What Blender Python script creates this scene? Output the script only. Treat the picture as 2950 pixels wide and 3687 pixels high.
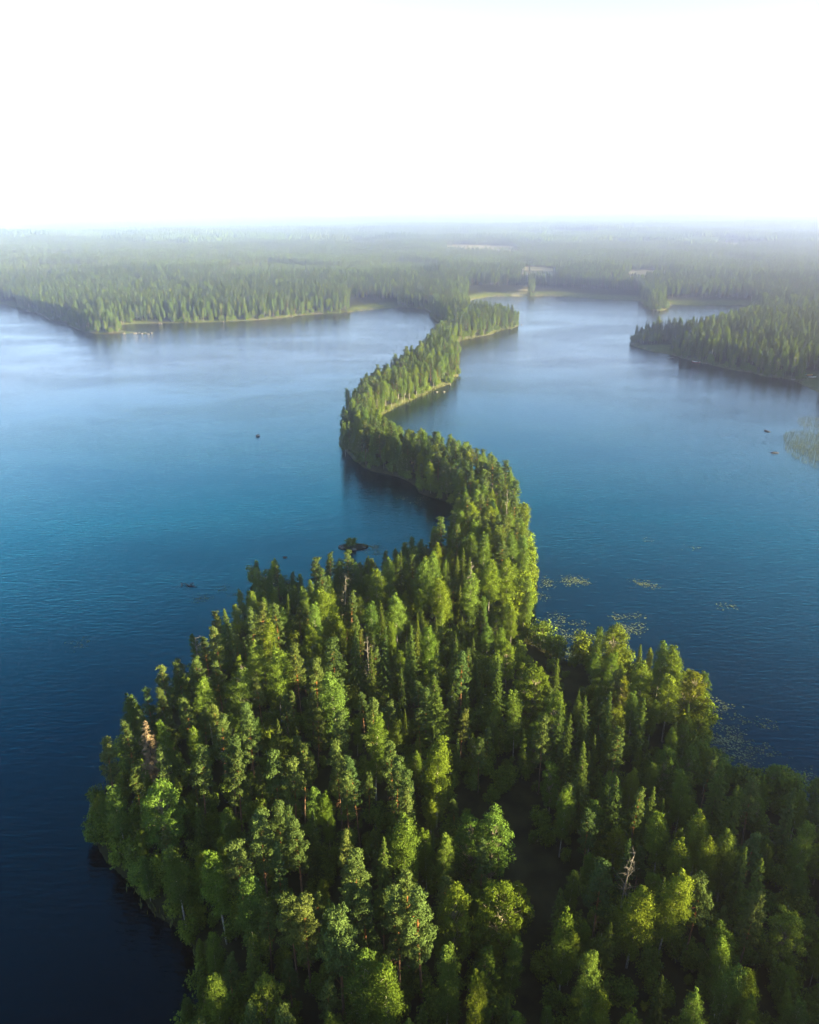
import bpy, math, random
import numpy as np

# ---------------------------------------------------------------- scene start
for o in list(bpy.data.objects):
    bpy.data.objects.remove(o)
SC = bpy.context.scene
COL = SC.collection
R = math.radians

# ---------------------------------------------------------------- camera, sky, sun, exposure
CAM_H = 90.0
cam = bpy.data.cameras.new('camera')
cam.sensor_fit = 'VERTICAL'
cam.sensor_height = 32.44
cam.lens = 24.0
cam.clip_start = 0.5
cam.clip_end = 60000
cam_o = bpy.data.objects.new('camera', cam)
cam_o.location = (0, 0, CAM_H)
cam_o.rotation_euler = (R(90 - 22), 0, 0)
COL.objects.link(cam_o)
SC.camera = cam_o

SUN_EL, SUN_AZ = 9.5, 108.0          # azimuth clockwise from +Y
world = bpy.data.worlds.new('World')
SC.world = world
world.use_nodes = True
wn = world.node_tree
sky = wn.nodes.new('ShaderNodeTexSky')
sky.sky_type = 'NISHITA'
sky.sun_disc = False
sky.sun_elevation = R(SUN_EL)
sky.sun_rotation = R(SUN_AZ)
sky.altitude = 0
sky.air_density = 0.5
sky.dust_density = 0.0
sky.ozone_density = 0.0
wn.links.new(sky.outputs[0], wn.nodes['Background'].inputs[0])
wn.nodes['Background'].inputs[1].default_value = 0.057

sun = bpy.data.lights.new('sun', 'SUN')
sun.energy = 5.0
sun.angle = R(0.6)
sun.color = (1.0, 0.83, 0.49)
sun_o = bpy.data.objects.new('sun', sun)
sun_o.location = (0, 0, 300)
_se = R(90 - SUN_EL)
# light travels along local -Z; to-sun vector = (sin az, cos az)*cos el, sin el
sun_o.rotation_euler = (_se, 0, math.pi - R(SUN_AZ))
COL.objects.link(sun_o)

vs = SC.view_settings
vs.view_transform = 'Standard'
vs.look = 'None'
vs.exposure = 3.6
vs.gamma = 1.0
SC.render.engine = 'CYCLES'
cy = SC.cycles
cy.max_bounces = 6
cy.diffuse_bounces = 1
cy.glossy_bounces = 2
cy.transmission_bounces = 2
cy.transparent_max_bounces = 4
cy.volume_bounces = 2
cy.sample_clamp_indirect = 0.4
cy.sample_clamp_direct = 1.5
cy.use_denoising = True
cy.denoising_prefilter = 'ACCURATE'
cy.denoising_input_passes = 'RGB_ALBEDO_NORMAL'

# ---------------------------------------------------------------- the plan of the place, in metres
# (camera stands over the origin and looks along +Y; the lake surface is z = 0)
POLY=[(-20000, -3000),(-400, -400),(-90, -150),(-50, -50),(-36, 10),(-33, 40),(-24.5, 60.9),(-25.9, 66.3),(-27.5, 70.2),(-29.6, 73.0),(-35.7, 76.2),(-39.2, 79.4),(-44.5, 84.3),(-47.2, 87.2),(-49.6, 91.0),(-50.4, 96.8),(-50.4, 106.5),(-48.6, 115.6),(-47.2, 125.1),(-43.9, 136.8),(-41.1, 141.8),(-39.0, 159.8),(-41.4, 168.2),(-42.1, 174.4),(-38.5, 175.4),(-24.2, 164.2),(-19.1, 170.1),(-12.1, 171.8),(-5.2, 177.6),(2.2, 185.9),(8.1, 191.9),(15.3, 221.2),(13.6, 228.9),(7.7, 237.6),(1.7, 245.5),(-6.9, 256.4),(-15.3, 265.4),(-21.5, 276.1),(-26.0, 286.4),(-28.6, 300.0),(-30.0, 335.3),(-23.5, 381.7),(-8.7, 426.8),(11.5, 497.7),(14.5, 543.1),(31.2, 614.8),(18.9, 661.1),(17.6, 728.1),(5.2, 738.8),(-10.2, 746.0),(-32.7, 728.1),(-49.7, 711.0),(-64.4, 704.4),(-95.4, 694.7),(-113.4, 664.0),(-158.9, 649.6),(-205.4, 638.5),(-237.8, 635.8),(-226.2, 600.0),(-199.8, 588.1),(-196.9, 581.1),(-221.1, 585.7),(-245.7, 585.7),(-271.2, 614.8),(-287.3, 649.6),(-307.0, 658.2),(-334.8, 697.9),(-375.1, 738.8),(-382.2, 753.4),(-407.6, 776.5),(-509.5, 788.6),(-687.7, 772.6),(-1059.6, 735.2),(-3500, 900),(-20000, 1200),(-20000, 20000),(20000, 20000),(20000, 700),(900, 600),(241.8, 364.6),(215.4, 376.5),(213.3, 393.5),(214.2, 420.6),(201.6, 426.9),(199.5, 434.8),(192.4, 447.1),(183.3, 461.5),(178.4, 472.1),(168.9, 496.4),(161.8, 506.8),(154.5, 530.8),(156.7, 542.6),(165.4, 564.5),(188.0, 568.3),(201.4, 557.4),(228.8, 585.8),(263.4, 637.2),(284.1, 656.2),(326.3, 735.2),(329.3, 761.0),(312.2, 761.0),(276.0, 761.0),(253.4, 768.7),(239.5, 724.6),(226.9, 717.8),(221.2, 731.7),(232.1, 772.6),(235.1, 805.2),(199.9, 809.5),(168.1, 836.0),(142.2, 845.2),(124.1, 840.5),(100.7, 840.5),(81.0, 831.4),(57.9, 796.8),(51.7, 753.4),(52.5, 701.1),(68.9, 675.6),(90.2, 655.8),(89.4, 627.8),(73.1, 600.0),(51.6, 569.9),(32.4, 546.6),(33.2, 527.0),(30.4, 469.0),(26.0, 418.1),(14.3, 398.0),(9.1, 382.7),(-1.5, 366.6),(-11.7, 347.1),(-13.6, 337.7),(-6.1, 288.7),(3.2, 280.1),(13.6, 269.5),(23.3, 257.9),(30.5, 247.1),(34.0, 230.1),(34.0, 213.0),(35.3, 206.9),(33.1, 181.5),(31.3, 167.7),(27.4, 157.7),(24.5, 150.7),(26.3, 147.3),(30.2, 142.3),(33.2, 137.9),(36.7, 139.3),(41.3, 133.9),(46.9, 133.3),(50.2, 128.5),(53.6, 127.4),(58.3, 121.0),(54.1, 114.0),(51.5, 110.4),(50.3, 105.1),(52.4, 103.0),(55.2, 99.8),(59.0, 98.0),(62.8, 95.7),(64.8, 92.9),(74.2, 86.7),(102.1, 85.8),(400, 60),(20000, -400),(20000, -20000),(-20000, -20000)]
LAKE=[(-1899.0, 2773.8),(-1378.4, 2846.5),(-1277.3, 2750.3),(-1019.1, 2180.6),(-1151.1, 2114.9),(-1450.5, 2114.9)]
FIELDS=[[(148.2, 1119.9),(187.8, 1127.9),(217.0, 1096.3),(193.3, 1004.5),(150.6, 932.1),(131.1, 849.9),(123.4, 849.9),(126.9, 932.1)], [(293.9, 1073.7),(343.3, 1066.4),(302.6, 932.1),(264.0, 904.8),(260.9, 932.1)], [(-1177.8, 2976.6),(-874.8, 2871.6),(-707.0, 2269.3),(-880.0, 2301.6)], [(90.9, 1751.0),(231.7, 1677.7),(193.8, 1462.3),(69.4, 1503.8)], [(716.0, 1895.8),(844.0, 1831.0),(756.9, 1660.2),(631.7, 1695.4)], [(-265.3, 2014.5),(-123.7, 2040.0),(-101.5, 1852.1),(-252.4, 1831.0)]]
BARE=[[(-59.1, 780.5),(-11.5, 772.6),(-10.4, 694.7),(-53.7, 688.3)], [(66.6, 899.5),(135.7, 899.5),(123.3, 813.8),(58.7, 788.6)], [(142.8, 899.5),(248.6, 849.9),(226.9, 772.6),(129.7, 813.8)], [(150.8, 530.8),(179.1, 521.3),(164.3, 475.2),(144.9, 508.6)], [(226.6, 434.8),(237.6, 432.1),(208.4, 374.5),(212.3, 404.9)], [(260.3, 796.8),(344.1, 788.6),(327.9, 749.7),(245.6, 749.7)], [(-568.7, 805.2),(-392.9, 780.5),(-367.7, 728.1),(-521.4, 735.2)], [(-231.1, 614.8),(-199.9, 597.5),(-191.9, 572.1),(-215.9, 572.1)]]
CLEAR=[[(7.2, 94.3),(19.4, 97.7),(22.9, 84.4),(18.6, 72.0),(13.8, 53.5),(11.1, 53.5),(14.1, 72.0),(13.2, 82.5),(6.5, 82.5)], [(23.5, 64.5),(33.0, 64.5),(31.3, 56.4),(22.2, 55.3)], [(25.9, 153.1),(41.0, 152.0),(38.1, 134.2),(31.9, 132.5),(25.1, 139.4)], [(25.3, 149.1),(39.9, 148.0),(37.1, 130.7),(31.0, 129.0),(24.4, 135.8)], [(24.6, 145.1),(38.9, 144.1),(36.1, 127.2),(30.2, 125.6),(23.8, 132.1)], [(23.9, 141.1),(37.8, 140.1),(35.1, 123.7),(29.4, 122.1),(23.1, 128.5)], [(23.2, 137.1),(36.7, 136.1),(34.1, 120.2),(28.5, 118.6),(22.5, 124.8)], [(22.6, 133.1),(35.7, 132.2),(33.1, 116.7),(27.7, 115.2),(21.8, 121.2)], [(38.9, 64.5),(43.7, 64.5),(41.5, 59.7),(37.0, 59.1)]]
TREES=[('b', 4.1, 88.5, 16.5, 1.05),('m', 8.4, 77.3, 12.8, 0.9),('m', 10.9, 76.9, 13.5, 1.05),('p', 9.5, 74.6, 11.2, 0.8),('b', 4.4, 73.0, 14.2, 0.65),('b', -0.5, 73.8, 16.5, 1.05),('s', -3.3, 71.7, 15.0, 0.8),('p', -6.6, 68.1, 15.8, 1.0),('p', -6.7, 64.1, 15.8, 0.9),('p', -5.0, 63.2, 15.8, 0.9),('p', -1.1, 61.9, 17.2, 0.85),('p', 0.0, 63.4, 18.0, 0.8),('p', 1.5, 61.5, 17.2, 1.0),('p', -7.6, 59.7, 16.5, 1.1),('b', -5.4, 55.7, 15.0, 1.1),('b', -2.6, 54.8, 15.0, 1.1),('b', 4.0, 56.0, 16.5, 0.75),('b', 6.7, 53.6, 15.0, 0.7),('m', 5.4, 65.2, 12.8, 0.9),('m', 11.0, 66.3, 12.8, 1.2),('b', 17.3, 60.4, 15.0, 0.8),('s', 25.5, 88.7, 15.8, 0.9),('s', 23.5, 94.1, 16.5, 0.8),('b', 21.5, 82.4, 12.8, 0.8),('b', 19.3, 53.1, 15.0, 0.8),('p', -2.6, 88.7, 15.8, 0.8),('p', -1.7, 85.5, 15.8, 0.8),('p', -1.0, 82.8, 15.0, 0.8),('p', -0.5, 79.4, 15.0, 0.8),('b', -5.2, 93.3, 16.5, 0.9),('p', -7.2, 84.4, 15.8, 0.8),('p', -8.6, 83.5, 15.0, 0.8),('p', -7.6, 73.2, 14.2, 0.7),('m', -35.3, 84.5, 12.8, 1.3),('p', -43.4, 95.8, 14.2, 0.9),('p', -46.9, 94.3, 13.5, 1.0),('p', -36.2, 89.5, 14.2, 0.9),('p', -30.6, 88.3, 15.0, 0.9),('p', -26.4, 89.5, 15.8, 0.9),('p', -24.7, 86.0, 15.8, 0.9),('p', -29.1, 95.0, 15.8, 0.9),('p', -24.4, 95.0, 15.8, 0.8),('s', -19.6, 93.9, 15.8, 0.7),('b', -32.5, 94.5, 14.2, 0.8),('b', -38.0, 97.0, 14.2, 0.8),('p', -19.1, 86.5, 16.5, 0.9),('p', -16.6, 84.9, 15.0, 0.9),('p', -15.8, 88.6, 15.0, 0.8),('p', -10.1, 88.0, 15.8, 0.9),('p', -11.0, 95.0, 15.8, 0.9),('b', -13.6, 83.1, 13.5, 0.8),('b', -11.3, 82.5, 12.8, 0.8),('p', -19.1, 74.9, 15.8, 1.0),('p', -17.6, 77.9, 15.0, 0.9),('p', -14.3, 74.7, 16.5, 0.9),('s', -12.7, 77.5, 14.2, 0.7),('b', -23.7, 70.2, 15.8, 1.1),('p', -21.3, 71.5, 15.8, 1.0),('b', -19.6, 68.0, 15.0, 1.1),('p', -16.3, 71.3, 14.2, 0.7),('b', -30.1, 73.7, 13.5, 1.1),('b', -42.1, 85.6, 12.8, 1.1),('p', -13.6, 63.9, 15.0, 1.0),('p', -11.8, 62.8, 15.0, 1.0),('m', -15.7, 57.2, 10.5, 1.0),('b', -21.2, 57.8, 11.2, 1.0),('s', -17.8, 60.2, 12.8, 0.8),('s', -35.8, 130.2, 15.8, 1.1),('p', -36.0, 123.0, 15.0, 1.0),('p', -30.9, 130.4, 15.0, 0.8),('p', -28.9, 130.4, 15.0, 0.8),('p', -25.7, 130.4, 15.0, 0.9),('b', -26.3, 124.2, 15.0, 1.1),('b', -18.7, 129.6, 15.8, 0.9),('b', -16.3, 134.8, 17.2, 1.2),('p', -18.3, 146.5, 15.0, 0.9),('p', -21.5, 156.2, 13.5, 1.0),('p', -14.7, 161.3, 12.8, 1.0),('p', -18.8, 161.6, 12.8, 0.8),('b', -28.1, 118.1, 15.0, 0.9),('s', -24.9, 117.4, 15.0, 0.7),('b', -23.3, 113.2, 15.8, 1.2),('p', -20.0, 115.4, 15.0, 1.0),('b', -18.3, 123.5, 15.0, 0.9),('p', -37.8, 114.4, 14.2, 0.9),('p', -40.5, 112.9, 14.2, 0.9),('s', -38.5, 112.6, 13.5, 0.8),('p', -43.0, 111.9, 14.2, 1.0),('p', -33.1, 111.8, 15.0, 0.9),('b', -34.2, 107.1, 14.2, 1.0),('b', -28.8, 107.4, 15.0, 1.3),('p', -40.9, 105.0, 13.5, 0.9),('p', -43.8, 106.4, 13.5, 0.8),('b', -48.3, 108.5, 12.0, 1.1),('p', -34.7, 100.0, 15.0, 0.9),('p', -29.8, 98.7, 15.0, 0.9),('p', -25.5, 98.7, 15.0, 0.9),('b', -12.3, 104.6, 17.2, 1.3),('p', -13.4, 115.8, 15.8, 1.2),('p', -16.4, 111.3, 15.0, 0.9),('s', -10.2, 120.0, 16.5, 0.8),('s', -4.7, 118.1, 17.2, 0.8),('s', 0.1, 118.0, 18.0, 0.9),('s', 1.4, 127.2, 15.0, 0.6),('s', -6.6, 114.2, 15.8, 0.8),('s', 7.8, 114.6, 16.5, 0.7),('s', 15.2, 109.5, 16.5, 0.9),('s', 4.4, 115.1, 15.8, 0.7),('s', 4.5, 100.9, 18.8, 1.25),('p', 9.3, 114.0, 14.2, 0.9),('b', 3.7, 121.8, 15.0, 1.0),('m', 21.9, 112.8, 12.0, 1.5),('s', 26.1, 114.1, 13.5, 0.8),('b', 17.5, 103.1, 14.2, 1.0),('m', 24.0, 102.6, 13.5, 1.0),('p', 20.6, 95.3, 15.0, 0.8),('p', -5.7, 98.1, 15.8, 0.8),('s', 28.3, 100.5, 15.8, 0.9),('b', -7.1, 145.7, 15.8, 1.1),('b', -4.5, 151.9, 15.0, 0.9),('b', 2.3, 148.8, 16.5, 1.0),('b', 5.2, 151.3, 15.8, 1.0),('b', -7.4, 130.9, 15.0, 1.1),('b', -2.5, 135.6, 15.0, 1.0),('b', 7.2, 140.4, 16.5, 1.1),('b', 13.2, 144.1, 15.8, 1.2),('b', 17.8, 149.7, 16.5, 1.0),('b', 21.9, 151.4, 16.5, 1.0),('s', -2.0, 156.1, 15.0, 0.7),('s', 12.0, 157.3, 15.8, 0.8),('m', 40.0, 127.3, 12.8, 1.3),('b', 36.0, 117.0, 13.5, 1.0),('b', 48.7, 117.7, 15.0, 1.0),('b', 46.4, 119.4, 14.2, 1.0),('m', 51.0, 114.5, 12.0, 1.2),('b', 40.8, 112.2, 15.0, 1.1),('s', 32.4, 102.6, 15.0, 0.9),('s', 37.8, 102.6, 14.2, 0.9),('s', 23.9, 99.2, 15.0, 0.8),('s', 28.9, 83.1, 14.2, 1.0),('p', 31.5, 94.0, 13.5, 0.8),('b', 45.0, 110.0, 14.2, 1.3),('m', 39.4, 93.8, 10.5, 1.0),('b', 39.3, 86.0, 12.8, 1.0),('s', 44.8, 87.4, 13.5, 1.1),('p', 44.9, 91.2, 11.2, 0.9),('p', 31.6, 82.6, 12.8, 0.7),('s', 33.5, 83.1, 12.8, 0.8),('s', 35.7, 82.7, 11.2, 0.8),('s', 45.5, 83.0, 13.5, 1.1),('p', 48.5, 84.4, 12.8, 1.1),('s', 53.2, 82.6, 12.8, 1.0),('b', 33.4, 77.4, 12.8, 1.1),('b', 38.5, 77.3, 13.5, 1.0),('b', 41.2, 74.5, 13.5, 1.0),('b', 38.2, 73.0, 13.5, 0.9),('b', 35.3, 72.8, 12.8, 1.0),('s', 27.9, 73.1, 13.5, 0.9),('b', 26.6, 65.2, 14.2, 1.3),('b', 30.4, 65.8, 15.8, 1.0),('p', 33.8, 65.8, 13.5, 1.0),('s', 42.4, 67.7, 15.0, 1.0),('p', 40.1, 64.7, 12.8, 0.9),('s', 42.0, 72.1, 12.8, 0.8),('m', 44.3, 64.0, 10.5, 1.2),('b', 33.6, 56.1, 13.5, 1.0),('b', 19.6, 52.8, 13.5, 0.8),('b', 29.7, 52.4, 12.8, 0.8),('b', 35.7, 53.7, 11.2, 0.8),('p', 24.0, 78.6, 12.0, 0.9),('b', 52.4, 77.4, 12.0, 1.0),('p', 23.1, 68.3, 13.5, 1.1),('b', 19.3, 57.8, 12.8, 1.0),('p', 16.8, 180.2, 14.2, 1.0),('p', 8.2, 178.6, 14.2, 1.0),('p', 12.0, 172.3, 15.0, 1.0),('p', 23.9, 178.4, 15.0, 1.0),('b', 18.0, 166.5, 15.0, 1.0),('b', 26.3, 172.8, 13.5, 1.0),('b', -24.7, 279.8, 15.0, 0.9),('p', 15.6, 245.0, 13.5, 1.0),('p', 20.0, 239.9, 14.2, 1.0),('p', 26.8, 229.7, 14.2, 1.1),('b', 30.6, 218.1, 15.0, 0.9),('p', 9.3, 247.7, 13.5, 1.0),('p', -0.4, 259.3, 13.5, 1.1),('p', -10.7, 265.4, 13.5, 1.0),('b', 17.4, 188.4, 15.0, 1.1),('b', 27.1, 165.9, 12.8, 1.1),('b', 26.4, 153.1, 12.8, 1.1),('b', 24.9, 145.4, 12.0, 1.1),('b', 21.5, 139.1, 12.0, 1.0)]
DEAD=[(-39.2, 121.9, 14),(-36.9, 116.2, 11),(11.5, 145.1, 18),(-7.0, 114.1, 17),(27.3, 71.7, 14),(25.9, 192.2, 17),(-14.3, 142.9, 15),(-28.7, 106.8, 16)]
TAN=(-40.5, 95.8, 19)
PADS=[(43.3, 174.9, 3.7, 2.4, 70),(59.9, 171.7, 3.1, 3.5, 36),(52.7, 156.8, 2.8, 1.4, 26),(51.8, 151.6, 2.8, 1.9, 40),(75.9, 161.6, 2.3, 1.4, 10),(34.3, 174.6, 1.8, 3.0, 26),(32.7, 166.2, 1.2, 1.2, 10),(34.9, 146.8, 4.8, 9.6, 170),(34.8, 141.0, 3.6, 2.9, 80),(62.0, 118.8, 4.1, 6.0, 60),(59.9, 109.3, 3.4, 3.9, 60),(57.5, 111.9, 3.0, 6.1, 90),(66.8, 100.9, 2.4, 3.5, 60),(-11.0, 193.5, 4.0, 4.9, 50),(2.8, 236.7, 8.7, 14.1, 60),(-50.7, 165.2, 4.7, 3.7, 20),(-47.0, 169.4, 3.6, 2.6, 16),(72.8, 196.7, 13.6, 10.2, 12),(-78.2, 140.1, 8.2, 5.7, 12),(53.5, 108.0, 5.0, 3.9, 70)]
PT={'boat_red': (178.0, 469.6), 'pole': (185.4, 466.0), 'jetty1': (166.6, 483.2), 'jetty2': (203.3, 433.5), 'cabin1': (216.7, 463.0), 'cabin2': (194.9, 483.2), 'jetty3': (213.9, 419.3), 'boat_teal': (220.6, 420.6), 'boat_red2': (223.0, 416.9), 'boat_y': (223.5, 419.3), 'house': (240.7, 932.1), 'rock': (-64.0, 308.3), 'rock2': (154.0, 315.6), 'rock3': (143.3, 284.8), 'rock4': (-34.4, 189.2), 'islet': (-15.9, 196.1), 'branch': (-57.4, 172.8), 'reed1': (164.0, 287.0), 'reed2': (178.5, 321.6), 'white': (227.4, 463.0), 'reed3': (54.4, 108.0), 'spit': [(-217.2, 585.7),(-213.2, 588.1),(-208.5, 584.6),(-206.3, 586.9),(-203.0, 584.6),(-202.0, 588.1),(-198.0, 582.3),(-196.9, 586.9)], 'shorerocks': [(17.9, 389.2),(22.0, 406.1),(14.2, 389.2),(-204.2, 635.8),(-206.9, 638.5),(-155.9, 646.8),(225.7, 721.2),(231.2, 717.8),(229.2, 721.2),(164.4, 826.9),(91.3, 630.4)]}
rng = np.random.default_rng(7)
random.seed(7)

# ---------------------------------------------------------------- plan helpers
def chaikin(p, n=2):
    p = np.array(p, float)
    for _ in range(n):
        q = np.roll(p, -1, 0)
        p = np.stack([p * .75 + q * .25, p * .25 + q * .75], 1).reshape(-1, 2)
    return p

POLYN = chaikin(POLY, 2)

def inside(poly, x, y):
    poly = np.asarray(poly, float)
    a, b = poly, np.roll(poly, -1, 0)
    r = np.zeros(x.shape, bool)
    for (x0, y0), (x1, y1) in zip(a, b):
        if y0 == y1:
            continue
        c = (y0 > y) != (y1 > y)
        r ^= c & (x < (x1 - x0) * (y - y0) / (y1 - y0) + x0)
    return r

def dist(poly, x, y):
    poly = np.asarray(poly, float)
    a, b = poly, np.roll(poly, -1, 0)
    m = np.full(x.shape, 1e18)
    for p0, p1 in zip(a, b):
        d = p1 - p0
        L = d @ d
        if L == 0:
            continue
        t = np.clip(((x - p0[0]) * d[0] + (y - p0[1]) * d[1]) / L, 0, 1)
        m = np.minimum(m, (x - p0[0] - t * d[0]) ** 2 + (y - p0[1] - t * d[1]) ** 2)
    return np.sqrt(m)

def vnoise(x, y, s, seed=0):
    """smooth value noise in 0..1, lattice step s"""
    u, v = x / s, y / s
    i, j = np.floor(u).astype(np.int64), np.floor(v).astype(np.int64)
    f, g = u - i, v - j
    f, g = f * f * (3 - 2 * f), g * g * (3 - 2 * g)
    def h(a, b):
        n = (a * 374761393 + b * 668265263 + seed * 982451653) & 0x7fffffff
        n = ((n ^ (n >> 13)) * 1274126177) & 0x7fffffff
        return ((n ^ (n >> 16)) & 0xffff) / 65535.0
    return (h(i, j) * (1 - f) + h(i + 1, j) * f) * (1 - g) + (h(i, j + 1) * (1 - f) + h(i + 1, j + 1) * f) * g

def shore_dist(x, y):
    """signed distance to the shoreline, positive on land"""
    x, y = np.asarray(x, float), np.asarray(y, float)
    r = np.hypot(x, y)
    out = np.full(x.shape, 400.0)
    near = (r < 1500) | (y < 900)
    near &= r < 4000
    if near.any():
        xn, yn = x[near], y[near]
        d = dist(POLYN, xn, yn)
        s = np.where(inside(POLYN, xn, yn), 1, -1) * d
        wob = (vnoise(xn, yn, 5, 3) - .5) * 1.6 + (vnoise(xn, yn, 14, 4) - .5) * 3
        out[near] = s + wob * np.clip(np.hypot(xn, yn) / 200, .5, 1.3)
    far = (r > 1500) & (x < -400)
    if far.any():
        xf, yf = x[far], y[far]
        out[far] = np.minimum(out[far], -np.where(inside(LAKE, xf, yf), 1, -1) * dist(LAKE, xf, yf))
    return out

def field_mask(x, y):
    m = np.zeros(x.shape)
    for f in FIELDS:
        f = np.array(f)
        c = f.mean(0); rad = np.hypot(*(f - c).T).max() + 60
        k = np.hypot(x - c[0], y - c[1]) < rad
        if k.any():
            s = np.where(inside(f, x[k], y[k]), 1, -1) * dist(f, x[k], y[k])
            s = s + (vnoise(x[k], y[k], 28, 51) - .5) * 50 + (vnoise(x[k], y[k], 9, 52) - .5) * 14
            m[k] = np.maximum(m[k], np.clip(.5 + s / 8, 0, 1))
    return m

def land_z(x, y, d):
    r = np.hypot(x, y)
    up = 0.25 + 1.0 * (1 - np.exp(-np.maximum(d, 0) / 5)) + 2.2 * (1 - np.exp(-np.maximum(d, 0) / 22))
    hill = 16 * vnoise(x, y, 420, 1) + 44 * (vnoise(x, y, 1500, 2) - .35)
    rise = 7 * np.exp(-((x - 125) ** 2 + (y - 25) ** 2) / 2600) * np.clip(d / 12, 0, 1)      # unseen knoll added east of the headland to deepen its shade
    hill = np.maximum(hill, 0) * np.clip((d - 25) / 160, 0, 1) * np.clip((r - 620) / 700, 0, 1)
    up = up + hill + rise + (vnoise(x, y, 9, 5) - .5) * .5 * np.clip(d / 6, 0, 1)
    up = np.where(d < 1.5, np.minimum(up, .03 + .25 * np.maximum(d, 0)), up)
    return np.where(d > 0, up, -np.minimum(.03 + .35 * -d, 4.0))

def ground(x, y):
    x, y = np.asarray(x, float), np.asarray(y, float)
    return land_z(x, y, shore_dist(x, y))

# ---------------------------------------------------------------- materials
def mat(name):
    m = bpy.data.materials.new(name)
    m.use_nodes = True
    nt = m.node_tree
    nt.nodes.clear()
    out = nt.nodes.new('ShaderNodeOutputMaterial')
    def N(t, **kw):
        n = nt.nodes.new(t)
        for k, v in kw.items():
            if k.startswith('i_'):
                n.inputs[k[2:].replace('_', ' ')].default_value = v
            elif k[0] == 'n' and k[1:].isdigit():
                n.inputs[int(k[1:])].default_value = v
            else:
                setattr(n, k, v)
        return n
    return m, nt, out, N, nt.links.new

def rgb(c):
    return (c[0], c[1], c[2], 1)

def plain(name, c, rough=.8, var=.25, scale=3.0):
    m, nt, out, N, L = mat(name)
    p = N('ShaderNodeBsdfPrincipled', i_Roughness=rough)
    p.inputs['Specular IOR Level'].default_value = .2
    tc = N('ShaderNodeTexCoord')
    no = N('ShaderNodeTexNoise', i_Scale=scale, i_Detail=4.0)
    L(tc.outputs['Object'], no.inputs['Vector'])
    r = N('ShaderNodeValToRGB')
    r.color_ramp.elements[0].position = .3
    r.color_ramp.elements[1].position = .7
    r.color_ramp.elements[0].color = rgb([v * (1 - var) for v in c])
    r.color_ramp.elements[1].color = rgb([min(1, v * (1 + var)) for v in c])
    L(no.outputs[0], r.inputs[0])
    L(r.outputs[0], p.inputs['Base Color'])
    L(p.outputs[0], out.inputs[0])
    return m

def foliage(name, cols, trans=.3):
    """leaf: species colours spread over the individuals, own tint per leaf, light passing through"""
    m, nt, out, N, L = mat(name)
    oi = N('ShaderNodeObjectInfo')
    r = N('ShaderNodeValToRGB')
    cr = r.color_ramp
    while len(cr.elements) < len(cols):
        cr.elements.new(.5)
    for i, c in enumerate(cols):
        cr.elements[i].position = i / (len(cols) - 1)
        cr.elements[i].color = rgb([v * .75 for v in c])
    L(oi.outputs['Random'], r.inputs[0])
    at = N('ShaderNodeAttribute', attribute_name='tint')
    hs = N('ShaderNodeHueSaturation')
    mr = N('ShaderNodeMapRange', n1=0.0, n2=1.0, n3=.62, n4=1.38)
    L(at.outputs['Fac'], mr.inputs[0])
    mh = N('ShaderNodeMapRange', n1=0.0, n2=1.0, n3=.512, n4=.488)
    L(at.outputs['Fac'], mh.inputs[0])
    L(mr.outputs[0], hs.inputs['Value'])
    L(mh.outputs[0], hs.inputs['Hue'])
    mul = N('ShaderNodeMix', data_type='RGBA', blend_type='MULTIPLY')
    mul.inputs[0].default_value = 1
    L(r.outputs[0], mul.inputs[6])
    L(oi.outputs['Color'], mul.inputs[7])
    L(mul.outputs[2], hs.inputs['Color'])
    d = N('ShaderNodeBsdfDiffuse')
    t = N('ShaderNodeBsdfTranslucent')
    L(hs.outputs[0], d.inputs[0])
    wt = N('ShaderNodeMix', data_type='RGBA', blend_type='MULTIPLY')
    wt.inputs[0].default_value = 1
    wt.inputs[7].default_value = (1.25, 1.1, .45, 1)
    L(hs.outputs[0], wt.inputs[6])
    L(wt.outputs[2], t.inputs[0])
    mx = N('ShaderNodeMixShader')
    mx.inputs[0].default_value = trans
    L(d.outputs[0], mx.inputs[1])
    L(t.outputs[0], mx.inputs[2])
    L(mx.outputs[0], out.inputs[0])
    return m

def bark(name, low, high, h0, h1, scale=2.0, var=.35):
    """bark that changes colour up the trunk (object Z)"""
    m, nt, out, N, L = mat(name)
    tc = N('ShaderNodeTexCoord')
    sx = N('ShaderNodeSeparateXYZ')
    L(tc.outputs['Object'], sx.inputs[0])
    mr = N('ShaderNodeMapRange', n1=h0, n2=h1)
    L(sx.outputs[2], mr.inputs[0])
    mx = N('ShaderNodeMix', data_type='RGBA')
    mx.inputs[6].default_value = rgb(low)
    mx.inputs[7].default_value = rgb(high)
    L(mr.outputs[0], mx.inputs[0])
    no = N('ShaderNodeTexNoise', i_Scale=scale, i_Detail=5.0)
    L(tc.outputs['Object'], no.inputs['Vector'])
    mv = N('ShaderNodeMapRange', n1=.3, n2=.7, n3=1 - var, n4=1 + var)
    L(no.outputs[0], mv.inputs[0])
    hs = N('ShaderNodeHueSaturation')
    L(mv.outputs[0], hs.inputs['Value'])
    L(mx.outputs[2], hs.inputs['Color'])
    d = N('ShaderNodeBsdfDiffuse')
    L(hs.outputs[0], d.inputs[0])
    L(d.outputs[0], out.inputs[0])
    return m

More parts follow.
